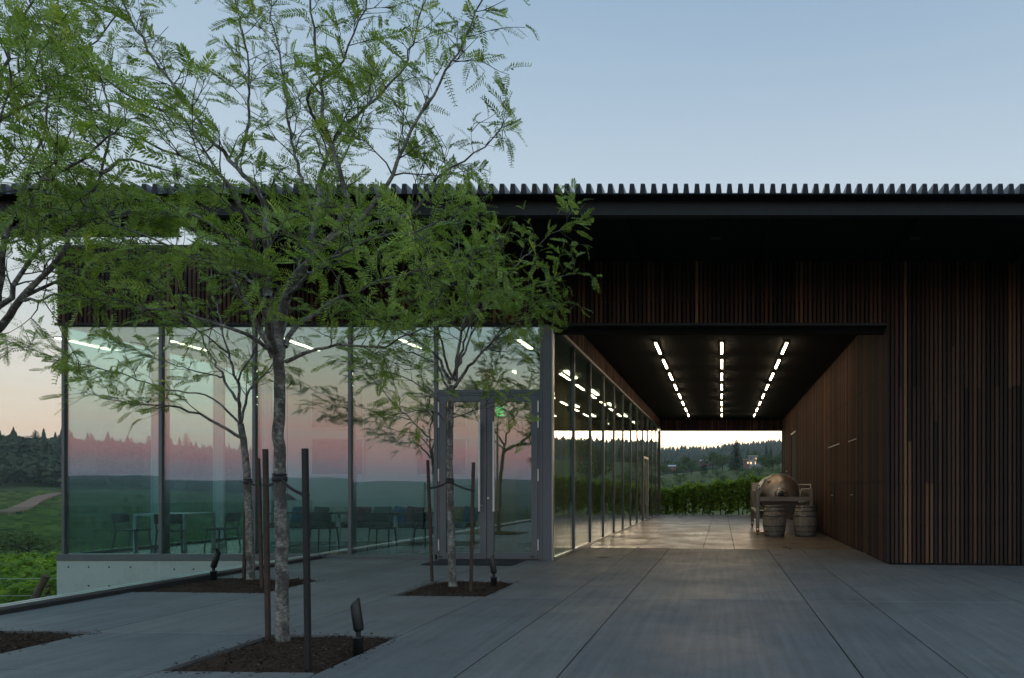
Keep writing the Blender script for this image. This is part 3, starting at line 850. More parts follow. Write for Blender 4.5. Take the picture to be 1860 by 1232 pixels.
# fascia channel and the back beam of the free canopy end
MB().box(-17.0, 13.4, Y2, Y2 + 0.012, ZBM + 0.02, ZD - 0.018).box(-17.0, 13.4, Y2 - 0.05, Y2 + 0.09, ZBM, ZBM + 0.019).box(-17.0, 13.4, Y2 + 0.0125, Y2 + 0.09, ZD - 0.036, ZD - 0.018).build("fascia_beam", M['dark_steel'], ro)
MB().box(-17.0, -9.0, 11.30, 11.315, ZBM + 0.02, ZD - 0.018).box(-17.0, -9.0, 11.24, 11.38, ZBM, ZBM + 0.019).build("inner_beam", M['dark_steel'], ro)
for x in np.arange(-16, 13, 2.4):
    MB().box(x - 0.04, x + 0.04, Y2 + 0.10, 11.22 if x < -9 else 13.2, ZD - 0.12, ZD - 0.018).build("outrigger", M['soffit'], ro)
for px_ in (1300, 1663):
    Yh = 11.6
    X_ = (px_ - VX) * Yh / F; zh = CH - (430 - VY) * Yh / F
    MB().tube([(X_, Yh, ZD - 0.02), (X_, Yh, zh)], 0.010, 8).box(X_ - 0.09, X_ + 0.09, Yh - 0.06, Yh + 0.06, zh - 0.03, zh, 0.004).build("hanger", M['dark_steel'], ro)

# ------------------------------------------------------------------ lamps
M['lamp_body'] = simple("black_lamp_body", (0.02, 0.02, 0.02), 0.5)
ORD = ["nearest", "second", "third", "fourth", "fifth", "sixth", "seventh", "farthest"]
ROW = {-1.63: "left", 0.0: "middle", 1.60: "right"}
LY = [(16.78, 18.10), (19.0, 20.28), (21.25, 22.5), (23.55, 24.75), (25.9, 27.05), (28.2, 29.3), (30.55, 31.6), (32.85, 33.85)]
for rx, rn in ROW.items():
    for i, (y0, y1) in enumerate(LY):
        t = empty("linear_light", (rx, (y0 + y1) / 2, ZC - 0.012), f"{ORD[i]} glowing light bar of the {rn} row on the passage ceiling", "ceiling light", "light bars along the passage ceiling")
        MB().box(rx - 0.05, rx + 0.05, y0 - 0.06, y1 + 0.06, ZC - 0.052, ZC - 0.014, 0.004).build("housing", M['lamp_body'], t)
        MB().box(rx - 0.023, rx + 0.023, y0, y1, ZC - 0.078, ZC - 0.0525, 0.003).build("diffuser", M['light_warm'], t)
IL = [((160 - VX) * 15 / F, 14.3, 15.5), ((338 - VX) * 15 / F, 14.3, 15.6), ((548 - VX) * 15 / F, 14.3, 15.6), ((750 - VX) * 15 / F, 14.45, 15.35), ((955 - VX) * 15 / F, 14.5, 15.4)]
names = ["far left pane", "second pane from the left", "third pane, by the big trunk", "pane left of the doors", "transom above the doors"]
for (x, y0, y1), nm in zip(IL, names):
    t = empty("recessed_light", (x, (y0 + y1) / 2, ZB - 0.02), f"warm strip light on the tasting room ceiling behind the {nm}", "ceiling light", "strip lights inside the tasting room")
    MB().box(x - 0.07, x + 0.07, y0 - 0.03, y1 + 0.03, ZB - 0.05, ZB - 0.022).build("housing", M['frame_light'], t)
    MB().box(x - 0.05, x + 0.05, y0, y1, ZB - 0.062, ZB - 0.0505).build("diffuser", M['light_in'], t)
for k, q in enumerate((19.0, 22.5, 26.0, 29.5, 33.0)):
    for j, x in enumerate((-5.6, -4.2)):
        t = empty("recessed_light", (x, q, ZB - 0.02), f"{ORD[k]} dim strip light of the {('inner', 'outer')[j]} ceiling row behind the passage glass", "ceiling light", "strip lights behind the passage glass")
        MB().box(x - 0.05, x + 0.05, q - 0.6, q + 0.6, ZB - 0.062, ZB - 0.022).build("diffuser", M['light_in'], t)

# ------------------------------------------------------------------ interior furnishing
M['wood_chair'] = simple("stained_wood", (0.055, 0.05, 0.045), 0.5, 0, 0.2, 6)
M['white_metal'] = simple("white_powder", (0.70, 0.70, 0.68), 0.4, 0, 0.03)
M['bench_dark'] = simple("charcoal_upholstery", (0.05, 0.055, 0.06), 0.9, 0, 0.2, 20)
def make_chair():
    t = empty("dining_chair", (0, 0, 0))
    MB().box(-0.22, 0.22, -0.21, 0.22, 0.43, 0.46, 0.008).build("seat", M['wood_chair'], t, None, True)
    v = []
    for i in range(9):
        a = -1 + i * 0.25
        x = a * 0.23; y = -0.24 - 0.05 * (1 - a * a) ; lean = 0.05
        for (dz, th) in ((0.60, 0), (0.60, 0.02), (0.80, 0.02), (0.80, 0)):
            v.append((x, y - lean * (dz - 0.60) / 0.2 + th, dz))
    fs = []
    for i in range(8):
        for k in range(4): fs.append((i * 4 + k, i * 4 + (k + 1) % 4, i * 4 + 4 + (k + 1) % 4, i * 4 + 4 + k))
    fs += [(3, 2, 1, 0), (32, 33, 34, 35)]
    MB().add(v, fs).build("backrest", M['wood_chair'], t, None, True)
    for sx in (-1, 1):
        MB().tube([(sx * 0.19, 0.18, 0.43), (sx * 0.22, 0.22, 0.0)], [0.018, 0.013], 8).build("leg", M['wood_chair'], t, None, True)
        MB().tube([(sx * 0.21, -0.245, 0.72), (sx * 0.20, -0.19, 0.43), (sx * 0.22, -0.26, 0.0)], [0.013, 0.018, 0.013], 8).build("leg", M['wood_chair'], t, None, True)
    return t
chair = make_chair()
CH_ = [(-7.5, 15.1, 0.1, "dark wooden chair with its back to the pane left of the doors"),
       (-6.55, 15.25, -0.15, "dark wooden chair just behind the left door stake, backed by an ochre pillow"),
       (-8.85, 15.2, 0.12, "dark wooden chair behind the guardrail corner near the black stake"),
       (-12.55, 14.55, -1.5, "dark chair at the left side of the white table"),
       (-11.45, 14.2, 0.5, "dark chair right behind the first mullion, at the white table"),
       (-10.95, 14.95, 1.6, "dark chair at the right side of the white table")]
for i, (x, y, a, lb) in enumerate(CH_):
    o = chair if i == 0 else copy_tree(chair)
    o.location = (x, y, FL); o.rotation_euler = (0, 0, a)
    tag(o, lb, "chair", "chairs inside the tasting room")
t = empty("white_table", (-11.9, 14.75, FL), "white square metal table in the glazed left corner", "table")
MB().box(-12.42, -11.34, 14.4, 15.3, FL + 0.74, FL + 0.79, 0.005).build("table_top", M['white_metal'], t)
for x in (-12.39, -11.37):
    for y in (14.43, 15.27): MB().box(x - 0.03, x + 0.03, y - 0.03, y + 0.03, FL, FL + 0.738).build("leg", M['white_metal'], t)
def make_round():
    t = empty("pedestal_table", (0, 0, 0))
    MB().lathe([(0.0, 0.0), (0.27, 0.0), (0.27, 0.012), (0.06, 0.03), (0.0, 0.03)], n=24).build("base", M['white_metal'], t, None, True)
    MB().lathe([(0.06, 0.03), (0.045, 0.2), (0.045, 0.735)], n=16).build("column", M['white_metal'], t, None, True)
    MB().lathe([(0.0, 0.735), (0.34, 0.735), (0.36, 0.75), (0.35, 0.765), (0.0, 0.765)], n=28).build("table_top", M['wood_chair'], t, None, True)
    return t
rt = make_round()
for i, (x, y, lb) in enumerate([(-7.62, 15.95, "round pedestal table facing the chair left of the doors"), (-6.75, 16.0, "round pedestal table right of its neighbour, behind the door frame"),
                                (-8.95, 15.95, "round pedestal table behind the guardrail corner"), (-10.15, 15.95, "round pedestal table behind the thick trunk, under the pendant")]):
    o = rt if i == 0 else copy_tree(rt)
    o.location = (x, y, FL); tag(o, lb, "table", "round tables by the bench")
bn = empty("wall_bench", (-8.9, 17.3, FL), "long built-in bench with dark seat pad below the pictures", "bench")
MB().box(WX0 + 0.05, WX1 - 0.05, 17.05, WY - 0.002, FL, FL + 0.34, 0.004).build("base", M['white_wall'], bn)
MB().box(WX0 + 0.05, WX1 - 0.05, 17.0, WY - 0.002, FL + 0.342, FL + 0.46, 0.02).build("seat_pad", M['bench_dark'], bn)
pc = [("dark red", (0.16, 0.02, 0.03)), ("blue patterned", (0.06, 0.12, 0.24)), ("ochre", (0.34, 0.22, 0.08)), ("grey", (0.12, 0.13, 0.13)), ("cream", (0.55, 0.52, 0.45))]
pil = [(-10.9, 1), (-10.35, 3), (-9.8, 4), (-9.25, 0), (-8.75, 3), (-8.3, 1), (-7.9, 0), (-7.45, 4), (-7.1, 0), (-6.75, 2), (-6.5, 1)]
seen = {}
pos_w = ["nearest the far left end of the bench", "second from the bench's left end", "third from the bench's left end", "behind the black stake", "left of the middle mullion", "right of the middle mullion", "beside the chair back", "in the gap right of the chair back", "between the two chairs", "behind the right chair", "at the bench's right end"]
for i, (x, c) in enumerate(pil):
    nm, cc = pc[c]
    key = nm.replace(" ", "_") + "_fabric"
    if key not in M: M[key] = simple(key, cc, 0.9, 0, 0.5 if 'pattern' in nm else 0.12, 14)
    mb = MB(); v = []; N = 6
    for s in (1, -1):
        for a in range(N + 1):
            for b_ in range(N + 1):
                u, w = a / N * 2 - 1, b_ / N * 2 - 1
                v.append((u * 0.22, s * 0.07 * ((1 - u ** 4) * (1 - w ** 4)) ** 0.5, (w + 1) * 0.20))
    fs = []; q = (N + 1) ** 2
    for a in range(N):
        for b_ in range(N):
            f = (a * (N + 1) + b_, a * (N + 1) + b_ + 1, (a + 1) * (N + 1) + b_ + 1, (a + 1) * (N + 1) + b_)
            fs += [f, tuple(k + q for k in f[::-1])]
    o = mb.add(v, fs, True).build("throw_pillow", M[key], None, (x, 17.52, FL + 0.465))
    o.rotation_euler = (R(-16), random.uniform(-.15, .15), random.uniform(-.2, .2))
    tag(o, f"{nm} throw pillow {pos_w[i]}", "pillow", "pillows along the wall bench")
M['print'] = simple("misty_print", (0.20, 0.185, 0.17), 0.6, 0, 0.35, 5)
M['mat_white'] = simple("white_mount", (0.75, 0.75, 0.73), 0.7, 0, 0.02)
for (pa, pb, qa, qb, lb) in ((565, 663, 712, 780, "upper framed print on the white wall by the middle mullion"), (565, 663, 795, 865, "lower framed print on the white wall by the middle mullion"),
                             (755, 850, 712, 780, "upper framed print partly behind the left door stile"), (755, 850, 795, 865, "lower framed print partly behind the left door stile")):
    x0, x1 = (pa - VX) * WY / F, (pb - VX) * WY / F; z0, z1 = CH - (qb - VY) * WY / F, CH - (qa - VY) * WY / F
    t = empty("framed_print", ((x0 + x1) / 2, WY, z0), lb, "picture", "prints on the tasting room wall")
    fr = MB().box(x0, x1, WY - 0.035, WY - 0.004, z0, z0 + 0.045).box(x0, x1, WY - 0.035, WY - 0.004, z1 - 0.045, z1).box(x0, x0 + 0.045, WY - 0.035, WY - 0.004, z0 + 0.0455, z1 - 0.0455).box(x1 - 0.045, x1, WY - 0.035, WY - 0.004, z0 + 0.0455, z1 - 0.0455)
    fr.build("frame", M['white_metal'], t)
    MB().box(x0 + 0.046, x1 - 0.046, WY - 0.022, WY - 0.005, z0 + 0.046, z1 - 0.046).build("print", M['print'], t)
t = empty("pendant_lamp", (-10.15, 15.95, ZB - 0.02), "small dark pendant lamp on a thin cord beside the thick trunk", "lamp")
MB().tube([(-10.15, 15.95, ZB - 0.025), (-10.15, 15.95, 1.28)], 0.004, 6).build("cord", M['black'], t)
MB().lathe([(0.015, 0.16), (0.05, 0.13), (0.17, 0.03), (0.19, 0.0), (0.18, 0.0), (0.16, 0.028), (0.04, 0.12), (0.01, 0.14)], (-10.15, 15.95, 1.12), n=20).build("lamp_shade", M['black'], t)
# green exit sign
t = empty("exit_sign", ((910 - VX) * 14.3 / F, 14.3, 2.9), "small green lit exit sign seen through the right door pane", "sign")
sx0, sz0 = (902 - VX) * 14.3 / F, CH - (756 - VY) * 14.3 / F
MB().box(sx0 - 0.03, sx0 + 0.19, 14.302, 14.33, sz0 - 0.03, sz0 + 0.22, 0.004).build("sign_panel", M['white_metal'], t)
e = MB().box(sx0, sx0 + 0.05, 14.294, 14.30, sz0, sz0 + 0.185)
for q in (0.0, 0.075, 0.15): e.box(sx0 + 0.051, sx0 + 0.14, 14.294, 14.30, sz0 + q, sz0 + q + 0.035)
e.build("letter", M['exit_green'], t)
MB().tube([(sx0 + 0.08, 14.316, sz0 + 0.22), (sx0 + 0.08, 14.316, ZB - 0.021)], 0.008, 6).build("stem", M['frame'], t)
M['mat'] = simple("black_mat", (0.022, 0.022, 0.022), 0.95, 0, 0.3, 40, 0.5)
o = MB().add([(x, y, gz(x) + d) for d in (0.004, 0.016) for x, y in ((fx(806), 12.25), (fx(958), 12.25), (fx(958), 13.1), (fx(806), 13.1))],
             [(3, 2, 1, 0), (4, 5, 6, 7), (0, 1, 5, 4), (1, 2, 6, 5), (2, 3, 7, 6), (3, 0, 4, 7)]).build("door_mat", M['mat'])
tag(o, "black door mat lying before the grey double doors", "mat")

# ------------------------------------------------------------------ wine press and barrels in the passage
M['press'] = simple("dulled_stainless", (0.42, 0.36, 0.31), 0.38, 0.75, 0.12, 2.5)
M['press_frame'] = simple("press_frame_steel", (0.24, 0.215, 0.195), 0.5, 0.5, 0.12, 3)
M['orange'] = simple("orange_caster", (0.42, 0.13, 0.02), 0.6)
g0 = gz(1.9)
pr = empty("wine_press", (1.95, 23.2, g0), "large stainless steel drum wine press on a wheeled frame by the batten wall", "wine press")
prof_t = [(0.0, -0.31), (0.18, -0.305), (0.34, -0.275), (0.47, -0.215), (0.56, -0.12), (0.615, 0.0), (0.632, 0.04), (0.632, 2.9), (0.60, 3.02), (0.40, 3.18), (0.0, 3.25)]
tcx, tcz, ty = 1.87, 1.22, 21.95
MB().lathe(prof_t, (tcx, ty, tcz), 'Y', 40).build("drum", M['press'], pr)
MB().lathe([(0.636, 0.0), (0.656, 0.0), (0.656, 0.09), (0.636, 0.09), (0.636, 0.0)], (tcx, ty, tcz), 'Y', 40).build("drum_ring", M['steel'], pr)
MB().lathe([(0.636, 1.4), (0.650, 1.4), (0.650, 1.5), (0.636, 1.5), (0.636, 1.4)], (tcx, ty, tcz), 'Y', 40).build("drum_ring", M['steel'], pr)
hub = MB().lathe([(0.0, -0.40), (0.15, -0.40), (0.20, -0.37), (0.215, -0.31), (0.215, -0.2)], (tcx + 0.02, ty, tcz + 0.0), 'Y', 24).build("hub", M['press'], pr)
MB().lathe([(0.0, -0.455), (0.085, -0.455), (0.115, -0.44), (0.115, -0.398)], (tcx + 0.02, ty, tcz - 0.02), 'Y', 20).build("bearing_cap", M['dark_steel'], hub)
for k in range(6):
    a = k * math.pi / 3
    MB().lathe([(0.0, -0.475), (0.014, -0.475), (0.014, -0.45)], (tcx + 0.02 + 0.08 * math.cos(a), ty, tcz - 0.02 + 0.08 * math.sin(a)), 'Y', 8).build("bolt", M['steel'], hub)
MB().box(tcx - 0.42, tcx - 0.28, ty - 0.2, ty + 0.0, tcz + 0.33, tcz + 0.42, 0.01).build("latch", M['press_frame'], pr)
fx0, fx1, fy0, fy1 = 1.12, 2.78, 21.3, 25.1
for x in (fx0, fx1):
    for y in (fy0, fy1):
        MB().box(x - 0.055, x + 0.055, y - 0.055, y + 0.055, g0 + 0.20, 1.38, 0.006).build("leg", M['press_frame'], pr)
        cs = MB().lathe([(0.0, 0), (0.07, 0), (0.085, 0.015), (0.085, 0.035), (0.07, 0.05), (0.0, 0.05)], (x - 0.025, y, g0 + 0.086), 'X', 16).build("caster", M['orange'], pr)
        MB().box(x - 0.045, x - 0.028, y - 0.03, y + 0.03, g0 + 0.08, g0 + 0.198).box(x + 0.028, x + 0.045, y - 0.03, y + 0.03, g0 + 0.08, g0 + 0.198).build("fork", M['dark_steel'], cs)
for y in (fy0, fy1): MB().box(fx0 + 0.056, fx1 - 0.056, y - 0.05, y + 0.05, 0.99, 1.13, 0.006).build("cross_beam", M['press_frame'], pr)
for x in (fx0, fx1):
    MB().box(x - 0.04, x + 0.04, fy0 + 0.056, fy1 - 0.056, 1.22, 1.32, 0.006).build("side_rail", M['press_frame'], pr)
    MB().box(x - 0.045, x + 0.045, fy0 + 0.056, fy1 - 0.056, 0.62, 0.70, 0.006).build("side_rail", M['steel'], pr)
# juice tray under the drum and the hopper on the left side
v = []
for (z, i) in ((0.96, 0.0), (0.55, 0.42), (0.45, 0.48)):
    v += [(fx0 + 0.1 + i, fy0 + 0.15 + i * .3, z), (fx1 - 0.1 - i, fy0 + 0.15 + i * .3, z), (fx1 - 0.1 - i, fy1 - 0.15, z), (fx0 + 0.1 + i, fy1 - 0.15, z)]
fs = [(8, 11, 10, 9)]
for k in range(2):
    for i in range(4): fs.append((k * 4 + i, k * 4 + 4 + i, k * 4 + 4 + (i + 1) % 4, k * 4 + (i + 1) % 4))
MB().add(v, fs).build("juice_tray", M['press_frame'], pr)
v = []
for i in range(7):
    a = i / 6 * math.pi / 2
    x, z = fx0 - 0.04 + 0.16 * (1 - math.cos(a)) , 1.30 - 0.62 * math.sin(a)
    v += [(x, fy0 + 0.3, z), (x, fy1 - 0.08, z)]
MB().add(v, [(2 * i, 2 * i + 1, 2 * i + 3, 2 * i + 2) for i in range(6)], True).build("splash_panel", M['press_frame'], pr)
MB().box(fx0 - 0.03, fx0 + 0.5, fy1 - 0.35, fy1 + 0.1, 1.33, 1.60, 0.01).build("control_box", M['press'], pr)
MB().box(fx0 + 0.06, fx0 + 0.55, fy1 - 0.6, fy1 - 0.06, 0.30, 0.6, 0.01).build("pump_housing", M['press_frame'], pr)
hr = MB()
hr.tube([(2.45, 21.33, 1.14), (2.45, 21.33, 1.34), (2.50, 21.33, 1.38), (2.74, 21.33, 1.38)], 0.016, 8)
hr.tube([(2.42, 22.4, 1.52), (2.80, 22.4, 1.52), (2.80, 21.5, 1.52), (2.80, 21.5, 1.33)], 0.018, 8)
hr.build("hand_rail", M['steel'], pr)
fn = MB().tube([(1.17, 21.35, 1.385), (1.17, 21.35, 1.48)], 0.014, 8).lathe([(0.0, 0.02), (0.04, 0.02), (0.04, 0.0), (0.0, 0.0)], (1.17, 21.35, 1.48), n=12)
fn.build("knob", M['dark_steel'], pr)
MB().add([(fx0 + 0.056, 21.36, 1.38), (1.36, 21.36, 1.70), (1.40, 21.36, 1.66), (1.24, 21.36, 1.25), (fx0 + 0.056, 21.36, 1.2)] + [(fx0 + 0.056, 21.40, 1.38), (1.36, 21.40, 1.70), (1.40, 21.40, 1.66), (1.24, 21.40, 1.25), (fx0 + 0.056, 21.40, 1.2)],
         [(0, 1, 2, 3, 4), (9, 8, 7, 6, 5)] + [(i, i + 5, (i + 1) % 5 + 5, (i + 1) % 5) for i in range(5)]).build("gusset", M['press_frame'], pr)

m, n, l, out = new_mat("weathered_oak")
b = n.new("ShaderNodeBsdfPrincipled"); b.inputs["Roughness"].default_value = 0.75
gi = n.new("ShaderNodeNewGeometry")
c = ramp(n, l, gi.outputs["Random Per Island"], [(0, (0.20, 0.175, 0.145)), (0.6, (0.31, 0.28, 0.235)), (1, (0.40, 0.36, 0.31))])
v = coords(n, l, (14, 14, 2))
g = noise(n, l, v, 2.0, 6, 0.7)
c = mix(n, l, 1.0, c, ramp(n, l, g, [(0.3, (0.6,) * 3), (0.7, (1.15,) * 3)]), 'MULTIPLY')
c = mix(n, l, ramp(n, l, noise(n, l, coords(n, l), 3.5, 4), [(0.55, (0,) * 3), (0.75, (0.6,) * 3)]), c, (0.06, 0.05, 0.045))
l.new(c, b.inputs["Base Color"]); l.new(bump(n, l, g, 0.5, 0.005), b.inputs["Normal"]); l.new(b.outputs[0], out.inputs[0])
M['oak'] = m
M['hoop'] = simple("grey_hoop", (0.16, 0.165, 0.17), 0.45, 0.6, 0.25, 12)
def brad(h): return 0.285 + 0.075 * (1 - (2 * h / 0.93 - 1) ** 2)
def make_barrel():
    t = empty("wine_barrel", (0, 0, 0))
    NS = 26
    hs = np.linspace(0, 0.93, 11)
    for k in range(NS):
        a0, a1 = 2 * math.pi * (k + 0.015) / NS, 2 * math.pi * (k + 0.985) / NS
        v = []
        for h in hs:
            r = brad(h)
            for rr in (r, r - 0.026):
                v += [(rr * math.cos(a), rr * math.sin(a), h) for a in (a0, a1)]
        fs = []
        for i in range(10):
            q = i * 4
            fs += [(q, q + 1, q + 5, q + 4), (q + 3, q + 2, q + 6, q + 7), (q + 1, q + 3, q + 7, q + 5), (q + 2, q, q + 4, q + 6)]
        fs += [(2, 3, 1, 0), (40, 41, 43, 42)]
        MB().add(v, fs).build("stave", M['oak'], t, None, True)
    for z in (0.06, 0.87):
        MB().lathe([(0.0, -0.012), (brad(z) - 0.024, -0.012), (brad(z) - 0.024, 0.012), (0.0, 0.012)], (0, 0, z), n=26, smooth=False).build("barrel_head", M['oak'], t, None, True)
    for z, w in ((0.01, 0.05), (0.14, 0.035), (0.29, 0.045), (0.60, 0.045), (0.755, 0.035), (0.87, 0.05)):
        ra, rb = brad(z) + 0.002, brad(z + w) + 0.002
        MB().lathe([(ra - 0.004, z), (ra + 0.004, z), (rb + 0.004, z + w), (rb - 0.004, z + w)], n=30).build("hoop", M['hoop'], t, None, True)
    return t
br1 = make_barrel(); br1.location = (1.60, 20.75, gz(1.6) + 0.001); br1.rotation_euler = (0, 0, 0.3)
tag(br1, "weathered oak barrel on the left, in front of the press frame", "barrel", "wine barrels by the press")
br2 = copy_tree(br1); br2.location = (2.54, 20.75, gz(2.54) + 0.001); br2.rotation_euler = (0, 0, 1.9)
tag(br2, "weathered oak barrel on the right, next to the batten wall", "barrel", "wine barrels by the press")

# ------------------------------------------------------------------ planting beds, stakes, spotlights
m, n, l, out = new_mat("bark_mulch")
b = n.new("ShaderNodeBsdfPrincipled"); b.inputs["Roughness"].default_value = 0.95; b.inputs["Specular IOR Level"].default_value = 0.15
gi = n.new("ShaderNodeNewGeometry"); v = coords(n, l)
c = ramp(n, l, gi.outputs["Random Per Island"], [(0, (0.030, 0.018, 0.012)), (0.6, (0.060, 0.035, 0.022)), (0.93, (0.10, 0.06, 0.036)), (1, (0.24, 0.17, 0.10))])
c = mix(n, l, 1.0, c, ramp(n, l, noise(n, l, v, 30, 5, 0.7), [(0.3, (0.5,) * 3), (0.7, (1.3,) * 3)]), 'MULTIPLY')
l.new(c, b.inputs["Base Color"]); l.new(bump(n, l, noise(n, l, v, 70, 4), 0.8, 0.02), b.inputs["Normal"]); l.new(b.outputs[0], out.inputs[0])
M['mulch'] = m
def bed(x0, x1, y0, y1, label):
    N = 34; v, fs = [], []
    for j in range(N + 1):
        for i in range(N + 1):
            u, w = i / N, j / N
            x, y = x0 + 0.004 + (x1 - x0 - 0.008) * u, y0 + 0.004 + (y1 - y0 - 0.008) * w
            e = min(u, 1 - u, w, 1 - w)
            z = gz(x) - 0.035 + 0.055 * min(1, e * 6) + 0.03 * mnoise.noise(Vector((x * 3, y * 3, 1))) * min(1, e * 8) + 0.012 * mnoise.noise(Vector((x * 14, y * 14, 5)))
            v.append((x, y, z))
    for j in range(N):
        for i in range(N): fs.append((j * (N + 1) + i, j * (N + 1) + i + 1, (j + 1) * (N + 1) + i + 1, (j + 1) * (N + 1) + i))
    mb = MB().add(v, fs, True)
    for k in range(1500):
        u, w = random.random(), random.random()
        p = Vector(v[int(w * N) * (N + 1) + int(u * N)]) + Vector((random.uniform(0, .03), random.uniform(0, .03), random.uniform(0.0, .008)))
        L_, W_ = random.uniform(.008, .028), random.uniform(.003, .008)
        d = Vector((random.gauss(0, 1), random.gauss(0, 1), random.gauss(0, .35))).normalized(); s_ = d.cross(Vector((random.gauss(0, .3), random.gauss(0, .3), 1))).normalized()
        if not (x0 + .03 < p.x < x1 - .03 and y0 + .03 < p.y < y1 - .03): continue
        up = s_.cross(d) * 0.004
        mb.add([p - d * L_ - s_ * W_, p + d * L_ * .9 - s_ * W_ * .5, p + d * L_ + s_ * W_, p - d * L_ * .8 + s_ * W_, p + up], [(0, 1, 4), (1, 2, 4), (2, 3, 4), (3, 0, 4)])
    for k in range(90):
        e = random.choice((0, 1, 2, 3)); off = abs(random.gauss(0, .05)) + .01
        x = random.uniform(x0, x1) if e < 2 else (x0 - off if e == 2 else x1 + off); y = random.uniform(y0, y1) if e > 1 else (y0 - off if e == 0 else y1 + off)
        if x < EX + 0.02: continue
        p = Vector((x, y, gz(x) + 0.002)); d = Vector((random.gauss(0, 1), random.gauss(0, 1), 0)).normalized(); s_ = Vector((-d.y, d.x, 0)); L_, W_ = random.uniform(.006, .018), random.uniform(.003, .006)
        mb.add([p - d * L_ - s_ * W_, p + d * L_ * .9 - s_ * W_ * .5, p + d * L_ + s_ * W_, p - d * L_ * .8 + s_ * W_, p + Vector((0, 0, .006))], [(0, 1, 4), (1, 2, 4), (2, 3, 4), (3, 0, 4)])
    o = mb.build("mulch", M['mulch'])
    tag(o, label, "mulch", None, "stuff")
bed(*BEDS[0], "dark bark mulch in the square bed around the nearest tree")
bed(*BEDS[1], "dark bark mulch in the square bed before the doors")
bed(*BEDS[2], "dark bark mulch in the bed at the lower left edge")
bed(*BEDS[3], "dark bark mulch in the bed beside the guardrail")

M['stake_dark'] = simple('dark_stake', (0.016, 0.012, 0.011), 0.7, 0, 0.35, 9, 0.3)
M['stake'] = simple('brown_stake_wood', (0.06, 0.032, 0.022), 0.75, 0, 0.4, 14, 0.4)
def stake(a, b_, y, label):
    A = P(a[0], a[1], y); B = P(b_[0], b_[1], y); A.z = gz(A.x) - 0.03
    w = 0.027
    t = (B - A).normalized()
    mb = MB().beam(A, B, 0.035, 0.035, (0, 1, 0))
    o = mb.build("tree_stake", M['stake_dark' if 'tall dark' in label else 'stake'], None)
    return tag(o, label, "stake", "tree stakes"), A, B
STK = {}
for k, (a, b_, y, lb) in {"1l": ((487, 1158), (482, 816), 6.38, "brown wooden stake left of the nearest trunk"), "1r": ((560, 1217), (554, 815), 5.30, "tall dark wooden stake right of the nearest trunk, close to the camera"),
                          "2l": ((785, 1056), (777, 836), 10.15, "thin wooden stake left of the trunk before the doors"), "2r": ((855, 1078), (860, 840), 9.12, "thin wooden stake right of the trunk before the doors"),
                          "3l": ((443, 1052), (447, 870), 10.2, "thin wooden stake half behind the trunk beside the guardrail"), "3r": ((476, 1072), (469, 833), 9.30, "brown wooden stake right of the trunk beside the guardrail")}.items():
    STK[k] = stake(a, b_, y, lb)[1:]

def spot(px, py, lean, label, y=None):
    Y_ = y or 1.4 * F / (py - VY); X_ = (px - VX) * Y_ / F; g = gz(X_)
    t = empty("garden_spotlight", (X_, Y_, g), label, "spotlight", "black uplights in the planting beds")
    MB().lathe([(0.0, -0.04), (0.041, -0.04), (0.041, 0.125), (0.046, 0.13), (0.046, 0.142), (0.0, 0.142)], (X_, Y_, g), n=18).build("base", M['black'], t)
    MB().tube([(X_, Y_, g + 0.138), (X_, Y_, g + 0.205)], 0.02, 10).build("knuckle", M['black'], t)
    d = Vector((lean, 0.10, 1)).normalized(); c0 = Vector((X_ - lean * 0.03, Y_, g + 0.187)); n_ = 20
    a_ = d.cross(Vector((0, 1, 0))).normalized(); b2 = d.cross(a_)
    v = []
    for h, r in ((0.0, 0.030), (0.02, 0.041), (0.185, 0.041)):
        v += [c0 + d * h + (a_ * math.cos(2 * math.pi * k / n_) + b2 * math.sin(2 * math.pi * k / n_)) * r for k in range(n_)]
    sgn = 1 if lean > 0 else -1
    for k in range(n_):   # slanted shroud
        ca = math.cos(2 * math.pi * k / n_)
        v.append(c0 + d * (0.205 + 0.038 * (1 + sgn * -ca * (1 if a_.x > 0 else -1))) + (a_ * ca + b2 * math.sin(2 * math.pi * k / n_)) * 0.041)
    fs = [tuple(range(n_ - 1, -1, -1))]
    for i in range(3):
        for k in range(n_): fs.append((i * n_ + k, i * n_ + (k + 1) % n_, (i + 1) * n_ + (k + 1) % n_, (i + 1) * n_ + k))
    hd = MB().add(v, fs, True).build("lamp_head", M['black'], t)
    MB().add([c0 + d * 0.195 + (a_ * math.cos(2 * math.pi * k / n_) + b2 * math.sin(2 * math.pi * k / n_)) * 0.0405 for k in range(n_)], [tuple(range(n_))]).build("lens", M['steel'], hd)
spot(651, 1186, -0.20, "black bullet spotlight at the right edge of the nearest bed")
spot(897, 1066, -0.20, "black bullet spotlight in the bed before the doors")
spot(388, 1056, 0.24, "black bullet spotlight against the guardrail", 10.05)

